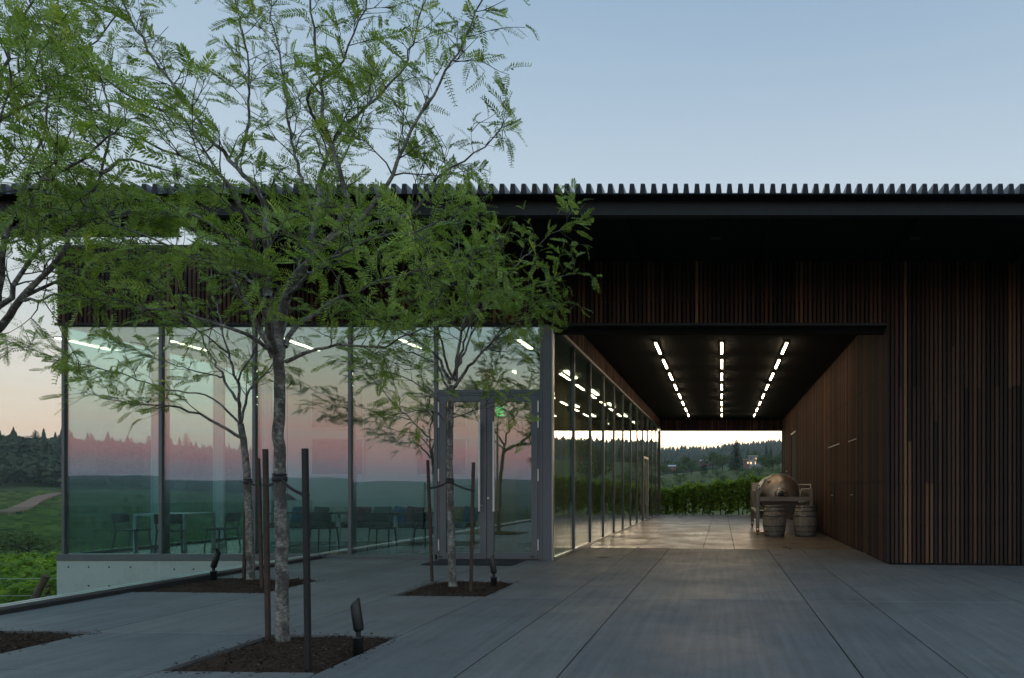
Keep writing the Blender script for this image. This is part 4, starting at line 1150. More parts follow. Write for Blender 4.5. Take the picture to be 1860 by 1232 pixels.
# ------------------------------------------------------------------ honey locust trees
def frond_base(curve, npairs, rs):
    """one feathery leaf: rachis along +X, leaflets in pairs"""
    v, f = [], []
    L_ = 1.0
    def axis(t): return np.array([t * L_, 0, -curve * t * t])
    for k in range(npairs):
        t = 0.12 + 0.88 * k / (npairs - 1)
        ll = 0.19 * (0.65 + 0.5 * math.sin(math.pi * min(1, t * 0.9 + 0.05))) * rs.uniform(.85, 1.15)
        lw = ll * 0.165
        for s in (-1, 1):
            a = R(62 - 22 * t) + rs.uniform(-.14, .14)
            d = np.array([math.cos(a), s * math.sin(a), 0.22 + rs.uniform(-.25, .25)]); d /= np.linalg.norm(d)
            p = axis(t); q = np.array([-d[1], d[0], 0]) * lw * s
            b0 = len(v)
            v += [p, p + d * ll * 0.45 + q, p + d * ll, p + d * ll * 0.45 - q]
            f.append((b0, b0 + 1, b0 + 2, b0 + 3))
    for i in range(4):
        a, c = axis(i / 4), axis((i + 1) / 4)
        w = np.array([0, 0.009, 0.0])
        b0 = len(v); v += [a - w, c - w, c + w, a + w]; f.append((b0, b0 + 1, b0 + 2, b0 + 3))
    return np.array(v), np.array(f)
_rs = random.Random(3)
FROND = [frond_base(c, 12, _rs) for c in (0.14, 0.25, 0.4, 0.55, 0.2, 0.33)]

def fronds_mesh(name, items, mat):
    """items: (pos, dir, length) -> one mesh"""
    V, Fc, off = [], [], 0
    pos = np.array([i[0] for i in items]); dr = np.array([i[1] for i in items]); ln = np.array([i[2] for i in items])
    dr /= np.linalg.norm(dr, axis=1)[:, None]
    up = np.array([0, -0.35, 0.8]) + rng.normal(0, 0.6, (len(items), 3))
    y = np.cross(up, dr); y /= np.linalg.norm(y, axis=1)[:, None]
    z = np.cross(dr, y)
    kind = rng.integers(0, len(FROND), len(items))
    for k, (bv, bf) in enumerate(FROND):
        ix = np.where(kind == k)[0]
        if not len(ix): continue
        loc = bv[None] * ln[ix][:, None, None]
        w = pos[ix][:, None] + loc[..., 0:1] * dr[ix][:, None] + loc[..., 1:2] * y[ix][:, None] + loc[..., 2:3] * z[ix][:, None]
        V.append(w.reshape(-1, 3))
        nb = len(bv)
        Fc.append((bf[None] + (np.arange(len(ix)) * nb)[:, None, None] + off).reshape(-1, 4))
        off += nb * len(ix)
    return np_mesh(name, np.concatenate(V), np.concatenate(Fc), mat)

def smooth_poly(pts, rads, step, jit, rs):
    """resample a polyline with a little wander"""
    out, orad = [], []
    for i in range(len(pts) - 1):
        p0 = pts[max(i - 1, 0)]; p1 = pts[i]; p2 = pts[i + 1]; p3 = pts[min(i + 2, len(pts) - 1)]
        L_ = (p2 - p1).length; n_ = max(1, int(L_ / step))
        for k in range(n_):
            t = k / n_
            q = 0.5 * ((2 * p1) + (p2 - p0) * t + (2 * p0 - 5 * p1 + 4 * p2 - p3) * t * t + (3 * p1 - p0 - 3 * p2 + p3) * t ** 3)
            if i or k: q = q + Vector((rs.gauss(0, jit), rs.gauss(0, jit), rs.gauss(0, jit)))
            out.append(q); orad.append(rads[i] * (1 - t) + rads[i + 1] * t)
    out.append(pts[-1]); orad.append(rads[-1])
    return out, orad

def locust(name, label, Y0, trunk, trunk_r, limbs, seed, dens=1.0, frond=0.2, spread=1.0, wind=(-0.30, 0.05, 0.02), bare=0.28):
    rs = random.Random(seed)
    base = P(trunk[0][0], trunk[0][1], Y0); base.z = gz(base.x) - 0.03
    t = empty(name, base, label, "tree", "honey locust trees on the plaza")
    tp = [base] + [P(a, b_, Y0 + (c[0] if c else 0)) for a, b_, *c in trunk[1:]]
    tr_ = [trunk_r * (1.45 if i == 0 else 1.0 - 0.22 * i / (len(tp) - 1)) for i in range(len(tp))]
    flare = tp[0].lerp(tp[1], 0.12)
    tp.insert(1, flare); tr_.insert(1, trunk_r * 1.05)
    a, b_ = smooth_poly(tp, tr_, 0.08, 0.004, rs)
    MB().tube(a, b_, 14).build("trunk", M['locust_bark'], t)
    big, twigs, items = MB(), MB(), []
    def leafy(p, d, fl):
        """a leaf on a twig, pointing outward, bowed by the wind and its weight"""
        e = Vector((rs.gauss(0, .55), rs.gauss(0, .55), rs.gauss(-0.1, .4)))
        q = (d * 0.7 + e * 0.75 + Vector(wind) * 1.3).normalized()
        items.append((tuple(p), tuple(q), fl * rs.uniform(.5, 1.3)))
    def branch(p, d, L_, r, level):
        n_ = max(3, int(L_ / 0.09)); pts = [p]; dd = d.copy()
        for k in range(n_):
            dd = (dd + Vector((rs.gauss(0, .16), rs.gauss(0, .16), rs.gauss(0.02, .14))) + Vector(wind) * 0.05).normalized()
            pts.append(pts[-1] + dd * (L_ / n_))
        twigs.tube(pts, [max(0.0022, r * (1 - 0.8 * k / n_)) for k in range(n_ + 1)], 5 if level else 6, False)
        for k in range(1, n_ + 1):
            tt = k / n_
            if level == 0 and tt > 0.2 and rs.random() < 0.68 * dens:
                s_ = dd.cross(Vector((rs.gauss(0, 1), rs.gauss(0, 1), rs.gauss(0, 1)))).normalized()
                branch(pts[k], ((pts[k] - pts[k - 1]).normalized() * 0.8 + s_ * 0.7).normalized(), rs.uniform(.12, .34) * spread, 0.004, 1)
            if tt > 0.25:
                for _ in range(2 if level else 1):
                    if rs.random() < 0.56 * dens: leafy(pts[k], (pts[k] - pts[k - 1]).normalized(), frond)
    for li, lm in enumerate(limbs):
        r0 = lm[0]; lp = [P(q[0], q[1], Y0 + (q[2] if len(q) > 2 else 0)) for q in lm[1:]]
        # depth wander so that the crown has volume
        n_ = len(lp)
        rad = [max(0.006, r0 * (1 - 0.86 * (i / (n_ - 1)) ** 0.8)) for i in range(n_)]
        pts, rr = smooth_poly(lp, rad, 0.10, 0.010, rs)
        big.tube(pts, rr, 8, False)
        tot = len(pts)
        for k in range(1, tot):
            f_ = k / (tot - 1)
            if f_ < bare or rr[k] > 0.035: continue
            d = (pts[k] - pts[k - 1]).normalized()
            for _ in range(1 + (rs.random() < 0.35)):
                if rs.random() > 0.80 * dens: continue
                s_ = d.cross(Vector((rs.gauss(0, 1), rs.gauss(0, 1), rs.gauss(0, 1)))).normalized()
                bd = (d * 0.75 + s_ * 0.9 + Vector((0, 0, 0.12))).normalized()
                branch(pts[k], bd, rs.uniform(.25, .72) * spread * (1.1 - 0.78 * f_), 0.5 * max(0.008, min(rr[k], 0.018)), 0)
            if f_ > 0.5 and rs.random() < 0.7 * dens: leafy(pts[k], d, frond)
        branch(pts[-1], (pts[-1] - pts[-2]).normalized(), 0.16 * spread, 0.006, 0)
    big.build("limbs", M['locust_bark'], t)
    twigs.build("twigs", M['locust_twig'], t)["kind"] = "stuff"
    cr_ = link("crown", fronds_mesh("crown", items, M['locust_leaf']), t)
    return t, len(items)

T1 = [(0.030, (497, 650), (468, 592, -.1), (438, 540, -.2), (412, 491, -.3), (386, 482, -.4), (330, 455, -.5), (262, 430, -.6), (190, 400, -.6)),
      (0.040, (500, 640), (487, 576, .1), (487, 508, .15), (484, 452, .2), (477, 365, .3), (429, 303, .4), (380, 250, .45), (335, 180, .5), (280, 110, .6), (230, 20, .6), (190, -60, .6)),
      (0.042, (508, 650), (513, 547, -.05), (542, 495, -.1), (575, 456, -.1), (604, 423, -.15), (630, 371, -.2), (617, 306, -.2), (592, 230, -.2), (582, 150, -.2), (570, 50, -.2), (560, -50, -.2)),
      (0.024, (565, 460, -.1), (572, 397), (581, 332, .15), (600, 260, .25), (650, 205, .3), (715, 150, .4), (742, 95, .4), (765, 20, .4), (780, -60, .4)),
      (0.026, (578, 459, -.1), (607, 430, -.15), (656, 397, -.2), (679, 365, -.2), (714, 316, -.25), (735, 262, -.3), (763, 210, -.3), (797, 150, -.3), (831, 95, -.3), (856, 45, -.3), (885, -15, -.3)),
      (0.019, (520, 657), (575, 634, -.15), (636, 629, -.25), (701, 629, -.3), (748, 606, -.35)),
      (0.024, (518, 630), (542, 592, .15), (588, 556, .3), (620, 540, .35), (662, 524, .4), (737, 495, .5), (800, 482, .6), (850, 470, .6)),
      (0.020, (607, 430, -.15), (690, 404, .1), (753, 380, .2), (792, 326, .2), (841, 292, .2), (880, 266, .2), (905, 240, .2)),
      (0.020, (497, 640), (450, 606, -.3), (400, 588, -.45), (335, 572, -.6), (265, 556, -.7), (200, 540, -.75)),
      (0.022, (484, 500, .15), (430, 440, .4), (370, 400, .6), (300, 368, .8), (230, 335, .9), (160, 300, 1.0)),
      (0.022, (484, 452, .2), (440, 380, -.1), (400, 320, -.3), (330, 288, -.5), (260, 258, -.6), (180, 228, -.7), (105, 180, -.8)),
      (0.016, (429, 303, .4), (450, 220, .6), (452, 130, .7), (432, 20, .8), (420, -60, .8)),
      (0.018, (572, 397), (540, 300, .4), (520, 200, .6), (508, 100, .7), (490, 0, .8), (480, -70, .8)),
      (0.026, (503, 640), (478, 560, -.5), (470, 480, -.9), (440, 390, -1.2), (400, 320, -1.4), (350, 240, -1.5)),
      (0.024, (510, 620), (530, 520, .6), (560, 430, 1.1), (600, 340, 1.4), (640, 250, 1.6), (680, 170, 1.7)),
      (0.018, (513, 547), (560, 500, -.6), (620, 460, -1.0), (690, 430, -1.2), (750, 420, -1.3), (800, 400, -1.3)),
      (0.018, (487, 540), (440, 500, .6), (380, 480, 1.0), (310, 470, 1.3), (240, 450, 1.5)),
      (0.016, (335, 180, .5), (300, 200, .2), (230, 170, 0), (150, 110, -.1), (80, 40, -.2), (40, -30, -.2)),
      (0.015, (600, 260, .25), (560, 180, 0), (620, 110, -.2), (650, 40, -.3), (670, -40, -.3))]
_, c1 = locust("honey_locust", "nearest honey locust with pale mottled trunk and wide feathery crown", 6.13,
       [(513, 1172), (512, 1050), (509, 900), (507, 760), (508, 645)], 0.054, T1, 21, 0.97, 0.205)
T2 = [(0.026, (826, 703), (845, 676, -.1), (870, 648, -.2), (900, 615, -.3), (930, 590, -.4), (980, 566, -.5), (1010, 556, -.6)),
      (0.026, (828, 692), (831, 643, .1), (839, 601, .15), (847, 560, .2), (852, 500, .2), (862, 430, .2), (872, 375, .2)),
      (0.026, (817, 698), (798, 654, -.1), (770, 629, -.2), (740, 608, -.3), (695, 580, -.5), (652, 560, -.6)),
      (0.022, (819, 722), (810, 700, .05), (792, 659, .2), (790, 615, .3), (785, 560, .4), (772, 490, .5), (760, 425, .6)),
      (0.019, (839, 601, .15), (880, 540), (930, 490, -.1), (970, 450, -.2), (1000, 428, -.3), (1030, 410, -.3)),
      (0.017, (845, 574, .2), (900, 550, .1), (960, 520, 0), (1010, 505, 0), (1040, 498, 0)),
      (0.017, (818, 750), (808, 738, -.05), (787, 720, -.15), (748, 692, -.3), (712, 679, -.5), (670, 670, -.6)),
      (0.010, (823, 759), (856, 750, -.1), (881, 742, -.2), (908, 741, -.2), (926, 752, -.2)),
      (0.019, (820, 690), (800, 620, -.5), (780, 540, -.9), (760, 470, -1.1), (745, 410, -1.2)),
      (0.019, (822, 690), (860, 600, .6), (890, 520, .9), (910, 450, 1.1), (930, 400, 1.2)),
      (0.018, (826, 680), (850, 600, -.5), (880, 520, -.9), (900, 440, -1.1)),
      (0.016, (792, 659, .2), (740, 640, .5), (690, 640, .8), (650, 655, .9)),
      (0.013, (817, 775), (795, 752, .1), (765, 745, .3), (730, 752, .4)),
      (0.013, (790, 560, .4), (830, 480, .5), (830, 410, .5), (820, 370, .5))]
_, c2 = locust("honey_locust", "slender honey locust standing before the double doors", 9.6,
       [(823, 1061), (819, 950), (817, 860), (818, 780), (821, 700)], 0.050, T2, 33, 0.92, 0.215, 1.15)
T3 = [(0.022, (437, 785), (445, 720, .1), (470, 690, .2), (500, 655, .3), (530, 610, .4)),
      (0.024, (437, 795), (382, 762, -.2), (327, 741, -.4), (273, 735, -.5), (215, 729, -.6), (178, 719, -.6)),
      (0.021, (436, 740), (404, 685, .2), (380, 640, .4), (360, 600, .5), (330, 560, .6), (300, 520, .6)),
      (0.023, (437, 778), (431, 696, -.2), (415, 642, -.3), (404, 593, -.4), (390, 540, -.4), (380, 470, -.4)),
      (0.017, (437, 772), (404, 736, -.05), (370, 718, -.1), (305, 707, -.2), (207, 677, -.3), (109, 651, -.4), (50, 633, -.4), (8, 617, -.4)),
      (0.014, (404, 685, .2), (340, 670, .5), (280, 650, .7), (210, 620, .8)),
      (0.014, (431, 696, -.2), (460, 640, -.4), (480, 590, -.6), (500, 540, -.7)),
      (0.012, (415, 642, -.3), (360, 600, -.7), (310, 570, -.9), (250, 560, -1.0))]
_, c3 = locust("honey_locust", "leaning honey locust in the bed beside the guardrail", 10.0,
       [(456, 1056), (453, 950), (450, 887), (446, 825), (437, 770)], 0.052, T3, 47, 0.80, 0.215, 1.0)
T4 = [(0.034, (-70, 660), (0, 595, -.1), (19, 573, -.1), (49, 529, -.2), (73, 505, -.2), (105, 476, -.3), (129, 427, -.3), (152, 380, -.3), (182, 315, -.3), (200, 240, -.3), (185, 150, -.3)),
      (0.030, (-75, 640), (0, 558, .2), (17, 537, .2), (41, 498, .3), (73, 451, .4), (117, 427, .5), (180, 402, .6), (240, 392, .7)),
      (0.030, (-70, 640), (-30, 590, -.2), (0, 525, -.3), (7, 442, -.4), (14, 417, -.4), (28, 390, -.4), (44, 350, -.5), (64, 285, -.5), (88, 200, -.5), (72, 95, -.5)),
      (0.017, (45, 538, -.2), (102, 510, 0), (165, 482, .2), (225, 472, .3)),
      (0.014, (44, 546, -.2), (97, 537, -.4), (140, 533, -.5)),
      (0.032, (-75, 620), (-60, 500, .3), (-40, 350, .4), (-15, 220, .4), (10, 110, .4), (50, 20, .4), (80, -50, .4)),
      (0.020, (-15, 220, .4), (50, 190, .7), (110, 150, .9), (160, 90, 1.0), (210, 30, 1.1)),
      (0.020, (44, 350, -.5), (100, 320, -.9), (160, 280, -1.1), (210, 240, -1.2)),
      (0.018, (73, 451, .4), (60, 390, .7), (80, 320, .9), (120, 260, 1.0), (140, 190, 1.1)),
      (0.024, (-75, 640), (-130, 540, .2), (-170, 430, .3), (-200, 300, .4)),
      (0.018, (7, 442, -.4), (-40, 380, -.9), (-30, 300, -1.2), (0, 220, -1.3), (20, 140, -1.4)),
      (0.016, (182, 315, -.3), (240, 290, -.1), (290, 300, 0), (330, 320, 0))]
_, c4 = locust("honey_locust", "honey locust reaching in from the left edge with thick bare limbs", 5.9,
       [(-107, 1190), (-104, 1000), (-98, 850), (-88, 740), (-75, 630)], 0.060, T4, 59, 0.92, 0.205)
print("fronds", c1, c2, c3, c4)

# rubber ties between trunks and stakes
def tie(trunk_p, r, stakes, label):
    tp = trunk_p
    t = empty("tree_tie", tp, label, "tree tie", "rubber ties holding trunks to stakes")
    MB().lathe([(r + 0.002, -0.025), (r + 0.014, -0.02), (r + 0.014, 0.02), (r + 0.002, 0.025)], tp, n=18).lathe([(r + 0.004, 0.03), (r + 0.012, 0.032), (r + 0.012, 0.045), (r + 0.004, 0.048)], tp, n=18).build("collar", M['rubber'], t)
    for sp in stakes:
        d = (sp - tp).normalized(); a = tp + d * (r + 0.005); L_ = (sp - a).length
        n_ = max(5, int(L_ / 0.025)); mb = MB()
        up = Vector((0, 0, 1)); up = (up - d * d.z).normalized()
        sag = lambda u: Vector((0, 0, -0.02 * math.sin(math.pi * u)))
        for s_ in (-1, 1):
            mb.tube([a + d * L_ * k / n_ + up * s_ * 0.011 + sag(k / n_) for k in range(n_ + 1)], 0.0042, 5)
        for k in range(n_ + 1): mb.beam(a + d * L_ * k / n_ - up * 0.011 + sag(k / n_), a + d * L_ * k / n_ + up * 0.011 + sag(k / n_), 0.008, 0.006, (0, 1, 0))
        mb.build("strap", M['rubber'], t)
        MB().box(sp.x - 0.021, sp.x + 0.021, sp.y - 0.021, sp.y + 0.021, sp.z - 0.016, sp.z + 0.016, 0.003).build("stake_band", M['rubber'], t)
def on(k, z):
    A, B = STK[k]; return A.lerp(B, (z - A.z) / (B.z - A.z))
tie(P(508, 870, 6.13), 0.047, [on("1l", 1.43), on("1r", 1.345)], "black ladder strap tie round the nearest trunk")
tie(P(817, 875, 9.6), 0.043, [on("2l", 1.40), on("2r", 1.37)], "black strap tie round the trunk before the doors")
tie(P(450, 876, 10.0), 0.045, [on("3l", 1.47), on("3r", 1.45)], "black strap tie round the trunk beside the guardrail")

# ------------------------------------------------------------------ plants of the landscape
def quads_cloud(pos, size, nrm_, aspect=0.7, fold=0.25):
    """leaf-sized faces: each a folded pair of quads"""
    n_ = len(pos)
    a = np.cross(nrm_, rng.normal(0, 1, (n_, 3))); a /= np.linalg.norm(a, axis=1)[:, None] + 1e-9
    b_ = np.cross(nrm_, a)
    s = size[:, None]
    mid0, mid1 = pos - a * s, pos + a * s
    w = aspect * s
    up = nrm_ * s * fold
    V = np.stack([mid0, pos - a * s * .2 - b_ * w + up, pos + a * s * .55 - b_ * w * .8 + up, mid1, pos + a * s * .55 + b_ * w * .8 + up, pos - a * s * .2 + b_ * w + up], 1).reshape(-1, 3)
    Fc = np.array([[0, 1, 2, 3], [0, 3, 4, 5]])[None] + (np.arange(n_) * 6)[:, None, None]
    return V, Fc.reshape(-1, 4)

def vine_mesh(k):
    n_ = 640
    t = rng.random(n_)
    x = rng.uniform(-0.62, 0.62, n_)
    z = 0.22 + 1.45 * rng.random(n_) ** 0.72 + 0.10 * np.sin(x * 7 + k) + rng.normal(0, .05, n_)
    th = 0.27 * (1 - 0.55 * np.clip((z - 1.2) / 0.6, 0, 1)) * (0.75 + 0.25 * np.sin(x * 5 + 2 * k + z * 3))
    y = np.sign(rng.random(n_) - .5) * th * np.sqrt(rng.random(n_)) 
    ext = rng.random(n_) < 0.05
    z = np.where(ext, z + rng.uniform(0, .3, n_), z)
    pos = np.stack([x, y, z], 1)
    nm = np.stack([rng.normal(0, .5, n_), np.sign(y) * 0.5 + rng.normal(0, .4, n_), 1.0 + rng.normal(0, .45, n_)], 1); nm /= np.linalg.norm(nm, axis=1)[:, None]
    V, Fc = quads_cloud(pos, rng.uniform(.045, .10, n_), nm, 0.85)
    return np_mesh("vine_foliage", V, Fc, M['vine_leaf'])
VM = [vine_mesh(k) for k in range(5)]
rv = random.Random(5)
def vtrunk():
    pts = [Vector((0, 0, -0.1))]
    for k in range(7): pts.append(pts[-1] + Vector((rv.gauss(0, .025), rv.gauss(0, .02), 0.13)))
    mb = MB().tube(pts, [.04, .036, .032, .03, .03, .028, .03, .024], 7)
    for s in (-1, 1): mb.tube([pts[-1], pts[-1] + Vector((s * .2, .02, .08)), pts[-1] + Vector((s * .5, 0, .08))], [.02, .016, .01], 6)
    return mb.mesh("vine_trunk", M['vine_wood'])
VT = [vtrunk() for _ in range(3)]
def vine(x, y, z, label, group, s=1.0):
    t = empty("grapevine", (x, y, z), label, "grapevine", group)
    a = link("trunk", rv.choice(VT), t, None, True); f = link("foliage", rv.choice(VM), t, None, True)
    f.rotation_euler = (0, 0, math.pi * rv.randint(0, 1) + rv.gauss(0, .05)); f.scale = (1, rv.uniform(.9, 1.2), s * rv.uniform(.94, 1.06))
    return t
for row, yy in enumerate((38.5, 41.0)):
    for k in range(19):
        x = -8.2 + k * 1.02 + 0.3 * row
        vine(x, yy, (-0.40 + 0.055 * (x + 3.4)) + 0.04 * row, "leafy grapevine in the hedge row closing off the far end of the passage" if row == 0 else "leafy grapevine in the second row beyond the passage end",
             "grapevines beyond the passage" if row == 0 else "second row of grapevines beyond the passage", 1.0 + 0.036 * (x + 3.4))
gs = MB().box(-9, 12, 36.62, 44, -1.2, -0.52)
o = gs.build("soil", M['mulch']); tag(o, "bare soil strip under the vine row at the passage end", None, None, "structure")
for r_, yy in enumerate(np.arange(15.6, 43, 2.35)):
    x1 = -14.0 if yy < 22 else -13.0 + (yy - 22) * 0.35
    x0 = -1.10 * yy - 2.5
    x = x0 + rv.random()
    while x < x1:
        vine(x, yy + rv.gauss(0, .06), terr(x, yy) - 0.05, "leafy grapevine in the rows below the glazed left corner", "grapevines in the rows left of the tasting room", 1.02)
        x += 1.1
# end posts and wires of the nearest row
M['post_wood'] = simple("weathered_post", (0.13, 0.085, 0.055), 0.85, 0, 0.3, 8, 0.4)
def post(a, b_, y, r, label, nm="vine_post"):
    A, B = P(a[0], a[1], y), P(b_[0], b_[1], y)
    A = A + (A - B).normalized() * 0.5
    o = MB().tube([A, A.lerp(B, .5), B], [r, r * .97, r * .93], 12).build(nm, M['post_wood'])
    tag(o, label, "post", "wooden vineyard posts")
post((62, 1090), (84, 1046), 15.2, 0.075, "leaning brown wooden end post of the nearest vine row")
post((86, 1088), (87, 1062), 15.45, 0.05, "short upright post just right of the leaning vine post")
o = MB()
for z in (-1.35, -1.0, -0.62): o.tube([(-24, 15.3, z), (-18, 15.3, z - .02), (-13.3, 15.3, z)], 0.006, 5)
o = o.build("trellis_wire", M['frame_light']); tag(o, "thin steel trellis wires along the nearest vine row", "wire", None, "stuff")

def blob_tree(k, lobes, n_=900, mat='tree_leaf', spread=0.36, low=0.30):
    rs = np.random.default_rng(100 + k)
    c = np.stack([rs.normal(0, spread * .5, lobes), rs.normal(0, spread * .5, lobes), rs.uniform(low + .1, 0.80, lobes)], 1)
    c[0] = (0, 0, 0.72)
    rr = rs.uniform(.14, .24, lobes)
    which = rs.integers(0, lobes, n_)
    d = rs.normal(0, 1, (n_, 3)); d /= np.linalg.norm(d, axis=1)[:, None]
    rad = rr[which] * rs.uniform(.72, 1.08, n_)
    pos = c[which] + d * rad[:, None] * np.array([1.1, 1.1, .85])
    nm = d + rs.normal(0, .5, (n_, 3)); nm /= np.linalg.norm(nm, axis=1)[:, None]
    V, Fc = quads_cloud(pos, rs.uniform(.016, .034, n_), nm, .8)
    cm = np_mesh("tree_crown", V, Fc, M[mat])
    tb = MB().tube([(0, 0, -.05), (0.005, 0, .15), (0, .01, .35), (0.01, 0, .6)], [.035, .026, .02, .01], 8)
    for i in range(min(lobes, 6)): tb.tube([(0, 0, .28 + .03 * i), tuple((Vector((0, 0, .3)) + Vector(c[i])) / 2), tuple(c[i])], [.014, .010, .004], 5)
    return cm, tb.mesh("tree_trunk", M['vine_wood'])
def conifer(k, n_=1500, w=0.30, low=0.06):
    rs = np.random.default_rng(200 + k)
    z = low + (1 - low) * (1 - np.sqrt(rs.random(n_)))
    whorl = np.floor(z * 22) / 22 + rs.normal(0, .008, n_)
    ang = rs.uniform(0, 2 * math.pi, n_)
    wob = 0.75 + 0.35 * np.sin(ang * 3 + whorl * 40 + k) * rs.uniform(.4, 1, n_)
    rmax = w * (1 - z) ** 0.85 * wob + 0.012
    f_ = np.sqrt(rs.random(n_)); r_ = rmax * f_
    pos = np.stack([r_ * np.cos(ang), r_ * np.sin(ang), whorl - 0.10 * r_ / w * .6], 1)
    nm = np.stack([np.cos(ang) * .4, np.sin(ang) * .4, np.ones(n_)], 1) + rs.normal(0, .35, (n_, 3)); nm /= np.linalg.norm(nm, axis=1)[:, None]
    V, Fc = quads_cloud(pos, rs.uniform(.012, .026, n_), nm, .7)
    return np_mesh("conifer_crown", V, Fc, M['conifer_leaf']), MB().tube([(0, 0, -.05), (0, 0, .5), (0, 0, .97)], [.022, .014, .003], 7).mesh("conifer_trunk", M['vine_wood'])
BT = [blob_tree(k, 9) for k in range(4)]
SB = [blob_tree(10 + k, 7, 600, 'shrub_leaf', 0.5, 0.05) for k in range(3)]
CT = [conifer(0), conifer(1, 1300, .24), conifer(2, 1300, .20, .15), conifer(3, 2600, .34, .10)]
def plant(name, meshes, p, h, wid, label, cat, group, rz=None):
    t = empty(name, p, label, cat, group)
    for nm, me in (("crown", meshes[0]), ("trunk", meshes[1])):
        o = link(nm, me, t, None, True)
        o.scale = (h * wid, h * wid, h); o.rotation_euler = (0, 0, rz if rz is not None else rv.uniform(0, 6.28))
        if rz is None: rz = o.rotation_euler.z
    return t
def at_ground(px, Y_):
    X_ = (px - VX) * Y_ / F
    return Vector((X_, Y_, terr(X_, Y_) - 0.2))
# by photograph column, distance, height in m
def by_px(px, py_top, Y_):
    p = at_ground(px, Y_); top = CH - (py_top - VY) * Y_ / F
    return p, max(2.0, top - p.z)
p, h = by_px(1337, 794, 320); plant("conifer_tree", CT[3], p, h, 0.95, "big dark conifer standing left of the grey house", "tree", None, 0.4)
for i, (px, top, Y_, kind, wid, lb) in enumerate([
        (1295, 818, 380, 'b', .9, "round dark tree left of the big conifer"), (1312, 822, 360, 'b', 1.1, "bushy tree against the left side of the big conifer"),
        (1279, 824, 400, 'c', 1.3, "small pointed conifer above the red barn"), (1256, 830, 420, 'b', 1.2, "low dark tree left of the red barn"),
        (1241, 826, 430, 'b', 1.0, "tall dark tree toward the left edge of the passage view"), (1226, 838, 400, 'b', 1.3, "low tree behind the small left house"),
        (1371, 815, 380, 'b', .8, "dark tree rising behind the grey house"), (1392, 803, 350, 'c', .9, "tall pale conifer right of the grey house"),
        (1400, 806, 345, 'c', .8, "second tall conifer right of the grey house"), (1384, 824, 310, 'b', 1.1, "broad green tree beside the grey house"),
        (1403, 826, 290, 'b', 1.2, "broad green tree near the right edge of the passage view"), (1415, 822, 300, 'b', 1.0, "bright green tree at the right edge of the passage view"),
        (1430, 815, 310, 'b', 1.1, "tree hidden half behind the passage wall end"), (1205, 842, 380, 'b', 1.2, "dark tree at the left edge of the passage view")]):
    p, h = by_px(px, top, Y_)
    plant("hillside_tree" if kind == 'b' else "conifer_tree", BT[i % 4] if kind == 'b' else CT[i % 3], p, h, wid, lb, "tree", "trees on the hillside beyond the passage")
for i in range(46):
    px = rv.uniform(1195, 1440); Y_ = rv.uniform(170, 310)
    p = at_ground(px, Y_)
    plant("hillside_shrub", SB[i % 3], p, rv.uniform(2.2, 4.5), rv.uniform(1.1, 1.6), "low round shrub scattered on the green slope beyond the passage", "shrub", "shrubs on the slope beyond the passage")
for i, (px, Y_, h) in enumerate([(20, 74, 3.6), (38, 78, 4.2), (52, 72, 3.8), (66, 80, 3.4), (-8, 76, 4.0)]):
    plant("field_shrub", SB[i % 3], at_ground(px, Y_), h, 1.3, "dark bush in the hollow of the left field above the near vines", "shrub", "dark bushes in the left field")
# also to the right of the passage axis, seen mirrored in the side glass
for i in range(22):
    a = R(rv.uniform(6, 32)); r_ = rv.uniform(150, 420); x, y = r_ * math.sin(a), r_ * math.cos(a)
    plant("hillside_tree", BT[i % 4], (x, y, terr(x, y) - .2), rv.uniform(7, 13), rv.uniform(.9, 1.2), "tree beyond the passage seen only mirrored in the side glass", "tree", "trees mirrored in the passage glass")

# forests on the far hills: one mass each
def forest(name, label, spots, hmin, hmax, seed, mixb=0.5):
    rs = np.random.default_rng(seed)
    V, Fc, off = [], [], 0
    base = []
    for k in range(3):    # light conifer: jagged stacked skirts
        v, f = [], []
        for j in range(5):
            z0, z1 = .05 + j * .18, .05 + j * .18 + .30
            r_ = .30 * (1 - j * .18)
            n_ = 6
            for i in range(n_):
                a = 2 * math.pi * (i + .5 * j) / n_
                rr = r_ * rs.uniform(.6, 1.15); a2 = a + .9
                rr2 = r_ * rs.uniform(.6, 1.15)
                b0 = len(v)
                v += [(rr * math.cos(a), rr * math.sin(a), z0 + rs.uniform(-.04, .04)), (rr2 * math.cos(a2), rr2 * math.sin(a2), z0 + rs.uniform(-.04, .04)), (.01, 0, z1), (-.01, 0.01, z1)]
                f.append((b0, b0 + 1, b0 + 2, b0 + 3))
        base.append((np.array(v), np.array(f)))
    for k in range(3):    # light broadleaf
        n_ = 60
        d = rs.normal(0, 1, (n_, 3)); d /= np.linalg.norm(d, axis=1)[:, None]
        pos = d * np.array([.36, .36, .38]) * rs.uniform(.7, 1.1, n_)[:, None] + np.array([0, 0, .52])
        vv, ff = quads_cloud(pos, np.full(n_, .10), d, .8)
        base.append((vv, ff))
    for (x, y, z) in spots:
        k = rs.integers(0, 3) + (3 if rs.random() < mixb else 0)
        bv, bf = base[k]; a = rs.uniform(0, 6.28); h = rs.uniform(hmin, hmax) * (0.75 if k > 2 else 1)
        c, s = math.cos(a), math.sin(a)
        w = np.stack([bv[:, 0] * c - bv[:, 1] * s, bv[:, 0] * s + bv[:, 1] * c, bv[:, 2]], 1) * h + np.array([x, y, z - .5])
        V.append(w); Fc.append(bf + off); off += len(bv)
    o = link(name, np_mesh(name, np.concatenate(V), np.concatenate(Fc), M['forest']))
    tag(o, label, "forest", None, "stuff")
M['forest'] = leaf_mat("forest_leaf", (0.026, 0.044, 0.022), (0.06, 0.088, 0.036), None, 0.1, 0.8, 0.02)
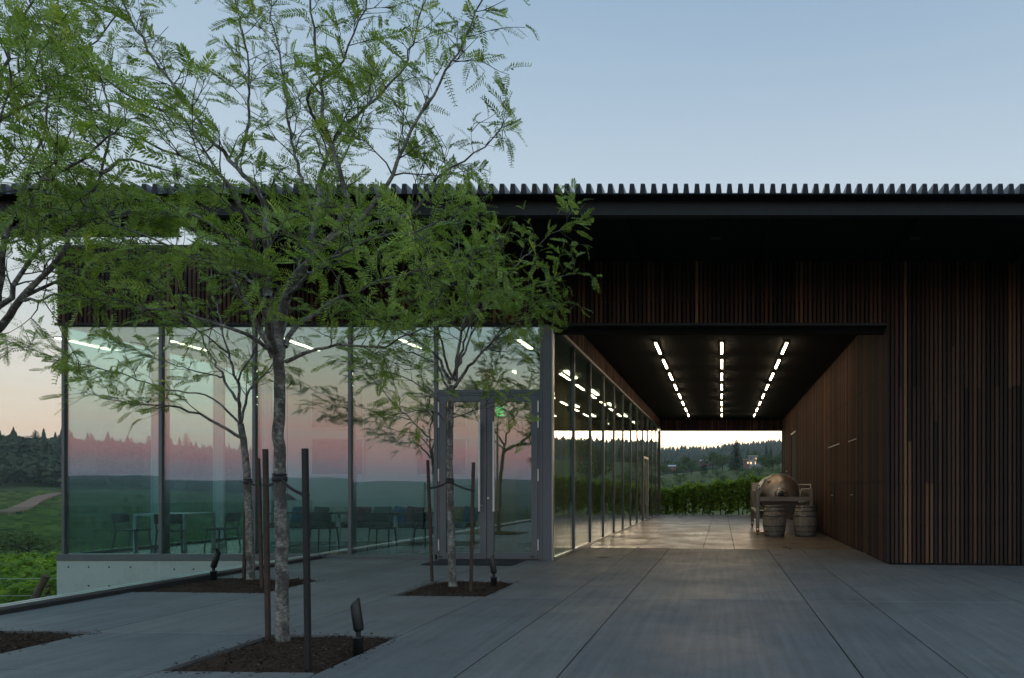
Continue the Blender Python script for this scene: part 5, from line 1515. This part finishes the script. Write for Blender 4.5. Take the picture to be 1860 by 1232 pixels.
def sector(a0, a1, r0, r1, n_, seed):
    rs = random.Random(seed); out_ = []
    for _ in range(n_):
        a = R(rs.uniform(a0, a1)); r_ = math.sqrt(rs.uniform(r0 * r0, r1 * r1)); x, y = r_ * math.sin(a), r_ * math.cos(a)
        out_.append((x, y, terr(x, y)))
    return out_
forest("forest", "dark mixed forest covering the hillside at the far left", sector(-64, -24, 540, 900, 2600, 1), 12, 20, 1, .88)
forest("forest", "blue hazy conifer forest along the far ridge behind the passage", sector(-14, 32, 1100, 2800, 5600, 2), 17, 29, 2, .4)
forest("forest", "dark belt of trees below the far ridge behind the passage", sector(-12, 12, 480, 1000, 520, 3), 8, 15, 3, .7)
forest("forest", "scattered woods in the valley behind the camera", sector(140, 222, 110, 1800, 2600, 4), 8, 17, 4, .8)
forest("forest", "wooded slopes at the left rear", sector(-130, -66, 300, 1400, 1200, 6), 10, 20, 6, .6)
# skyline conifers at the left, one by one
for i in range(34):
    a = R(-61 + i * 0.92 + rv.uniform(-.3, .3)); r_ = rv.uniform(780, 860); x, y = r_ * math.sin(a), r_ * math.cos(a)
    plant("conifer_tree", CT[i % 3], (x, y, terr(x, y) - .5), rv.uniform(15, 26), rv.uniform(1.5, 2.3), "tall dark conifer standing along the left skyline", "tree", "conifers on the left skyline")

# field rows on the left slope, one textured mass
rows = []
vv, ff = [], []
for r_ in np.arange(58, 520, 4.2):
    for k in range(140):
        a = R(-64 + k * 42 / 140); a2 = R(-64 + (k + 1) * 42 / 140)
        if rv.random() < .05: continue
        p0 = Vector((r_ * math.sin(a), r_ * math.cos(a), 0)); p1 = Vector((r_ * math.sin(a2), r_ * math.cos(a2), 0))
        d_ = Vector((p0.x, p0.y, 0)).normalized() * 0.55
        b0 = len(vv); j = rv.uniform(.9, 1.5)
        for q in (p0, p1):
            z = terr(q.x, q.y)
            vv += [(q.x - d_.x, q.y - d_.y, z - .1), (q.x - d_.x * .5, q.y - d_.y * .5, z + j), (q.x + d_.x * .5, q.y + d_.y * .5, z + j * .95), (q.x + d_.x, q.y + d_.y, z - .1)]
        for k2 in range(3): ff.append((b0 + k2, b0 + k2 + 1, b0 + 5 + k2, b0 + 4 + k2))
M['row_leaf'] = leaf_mat("row_leaf", (0.03, 0.06, 0.016), (0.13, 0.19, 0.045), None, 0.1, 0.8, 0.12)
o = link("vineyard_rows", np_mesh("vineyard_rows", np.array(vv), np.array(ff), M['row_leaf'])); tag(o, "distant vine rows striping the left hillside field", "vineyard", None, "stuff")
# dirt track across the field
M['dirt'] = simple("dry_dirt", (0.20, 0.14, 0.095), 0.95, 0, 0.2, 0.3)
def track(pts, w):
    v, f = [], []
    for i, p in enumerate(pts):
        d_ = (pts[min(i + 1, len(pts) - 1)] - pts[max(i - 1, 0)]); d_.z = 0; d_.normalize(); s_ = Vector((d_.y, -d_.x, 0)) * w / 2
        for sg in (-1, 1):
            q = p + s_ * sg; v.append((q.x, q.y, terr(q.x, q.y) + 1.75))
    for i in range(len(pts) - 1): f.append((2 * i, 2 * i + 1, 2 * i + 3, 2 * i + 2))
    mb = MB().add(v, f, True)
    mb.add([(a, b_, c - 2.2) for a, b_, c in v], [tuple(reversed(q)) for q in f])
    n_ = len(pts)
    for s_ in (0, 1):
        for i in range(n_ - 1):
            a, c = 2 * i + s_, 2 * i + 2 + s_
            mb.f.append((a, c, c + 2 * n_, a + 2 * n_)); mb.sm.append(False)
    return mb
def track_pts(pl):
    out_ = []
    for (a, b_) in zip(pl, pl[1:]):
        for k in range(6):
            t = k / 6; p = hit(a[0] + (b_[0] - a[0]) * t, a[1] + (b_[1] - a[1]) * t, 30, 560)
            if p: out_.append(p)
    return out_
tp = track_pts([(104, 902), (86, 907), (66, 915), (50, 925), (30, 935), (0, 940), (-40, 942)])
if len(tp) > 3:
    o = track(tp, 4.5).build("dirt_track", M['dirt']); tag(o, "pale dirt track bending through the left hillside vineyard", None, None, "structure")

# houses beyond the passage
M['house_grey'] = simple("grey_render", (0.30, 0.30, 0.29), 0.8); M['house_white'] = simple("pale_siding", (0.5, 0.47, 0.43), 0.8)
M['house_red'] = simple("red_siding", (0.22, 0.075, 0.06), 0.8); M['house_brick'] = simple("brick_wall", (0.26, 0.15, 0.11), 0.85)
M['roof_pale'] = simple("pale_metal_roof", (0.42, 0.42, 0.42), 0.5); M['lit_window'] = emit("lit_window", (1.0, 0.62, 0.30), 1.6); M['pane'] = simple("dark_pane", (0.03, 0.035, 0.04), 0.1)
def house_at(pxc, pyb, Y_):
    p = P(pxc, pyb, Y_); return p
Y_ = 330.0; s = Y_ / F
p = P(1366, 848, Y_)
t = empty("hill_house", (p.x, Y_, p.z), "grey flat roofed modern house with a lit window right of the big conifer", "house")
def hb(nm, x0, x1, y0, y1, d0, d1, mat, par):
    a, c = P(x0, y1, Y_), P(x1, y0, Y_)
    return MB().box(a.x, c.x, Y_ + d0, Y_ + d1, a.z, c.z).build(nm, mat, par)
w1 = hb("wall", 1361, 1376, 829, 856, 0, 8, M['house_grey'], t); hb("wall", 1351, 1360.8, 835, 856, 1, 8, M['house_brick'], t); hb("wall", 1376.2, 1384, 838, 856, 2, 8, M['house_grey'], t)
hb("roof", 1360, 1377, 827.6, 828.9, -.6, 8.6, M['house_white'], t); hb("roof", 1350, 1360, 834, 834.9, .5, 8.5, M['house_white'], t); hb("roof", 1376.3, 1385, 837, 837.9, 1.5, 8.5, M['dark_steel'], t)
for (x0, x1, y0, y1, mt) in ((1362.5, 1366, 832, 835, 'pane'), (1372, 1375.3, 831.5, 836, 'lit_window'), (1362, 1366, 839, 843.5, 'lit_window'), (1371, 1373, 838.5, 844, 'lit_window'), (1357.5, 1360, 838.5, 843, 'lit_window')):
    wo = hb("window", x0, x1, y0, y1, -.12, -.01, M['house_white'], t) if x0 > 1361 else hb("window", x0, x1, y0, y1, .88, .99, M['house_white'], t)
    hb("pane", x0 + .3, x1 - .3, y0 + .3, y1 - .3, -.2 if x0 > 1361 else .8, -.125 if x0 > 1361 else .875, M[mt], wo)
Y_ = 385.0
def gable(name, x0, x1, ytop, yeave, ybase, d, wall, roof, label):
    a, c = P(x0, ybase, Y_), P(x1, yeave, Y_); zr = P(x0, ytop, Y_).z
    t = empty(name, ((a.x + c.x) / 2, Y_, a.z), label, "house")
    MB().box(a.x, c.x, Y_, Y_ + d, a.z - 1.0, c.z).build("wall", wall, t)
    o_ = .4
    MB().add([(a.x - o_, Y_ - o_, c.z - .1), (c.x + o_, Y_ - o_, c.z - .1), (c.x + o_, Y_ + d / 2, zr), (a.x - o_, Y_ + d / 2, zr), (a.x - o_, Y_ + d + o_, c.z - .1), (c.x + o_, Y_ + d + o_, c.z - .1)],
             [(0, 1, 2, 3), (3, 2, 5, 4), (0, 3, 4), (1, 5, 2), (0, 4, 5, 1)]).build("roof", roof, t)
    for k in range(2):
        xw = a.x + (c.x - a.x) * (.3 + .4 * k)
        wo = MB().box(xw - .55, xw + .55, Y_ - .1, Y_ - .01, a.z + .4, c.z - .35).build("window", M['house_white'], t)
        MB().box(xw - .45, xw + .45, Y_ - .16, Y_ - .105, a.z + .5, c.z - .45).build("pane", M['pane'], wo)
gable("hill_barn", 1272, 1286, 834.5, 837, 841.5, 7, M['house_red'], M['roof_pale'], "small red barn left of the big conifer")
gable("hill_house", 1214, 1226, 844.5, 847, 851.5, 7, M['house_red'], M['roof_pale'], "small reddish house with pale roof at the left of the passage view")

# ------------------------------------------------------------------ evening haze
HAZE = 0.00011
if HAZE > 0:
    m = bpy.data.materials.new("evening_haze"); m.use_nodes = True
    n, l = m.node_tree.nodes, m.node_tree.links
    n.clear(); out = n.new("ShaderNodeOutputMaterial")
    pv = n.new("ShaderNodeVolumePrincipled")
    pv.inputs["Color"].default_value = (0.80, 0.88, 0.97, 1); pv.inputs["Density"].default_value = HAZE; pv.inputs["Anisotropy"].default_value = 0.2
    l.new(pv.outputs[0], out.inputs["Volume"])
    hz = MB().box(-6400, 6400, -6400, 6400, -90, 230).build("haze", m)
    tag(hz, "thin blue evening haze over the hills and valley", "haze", None, "stuff")
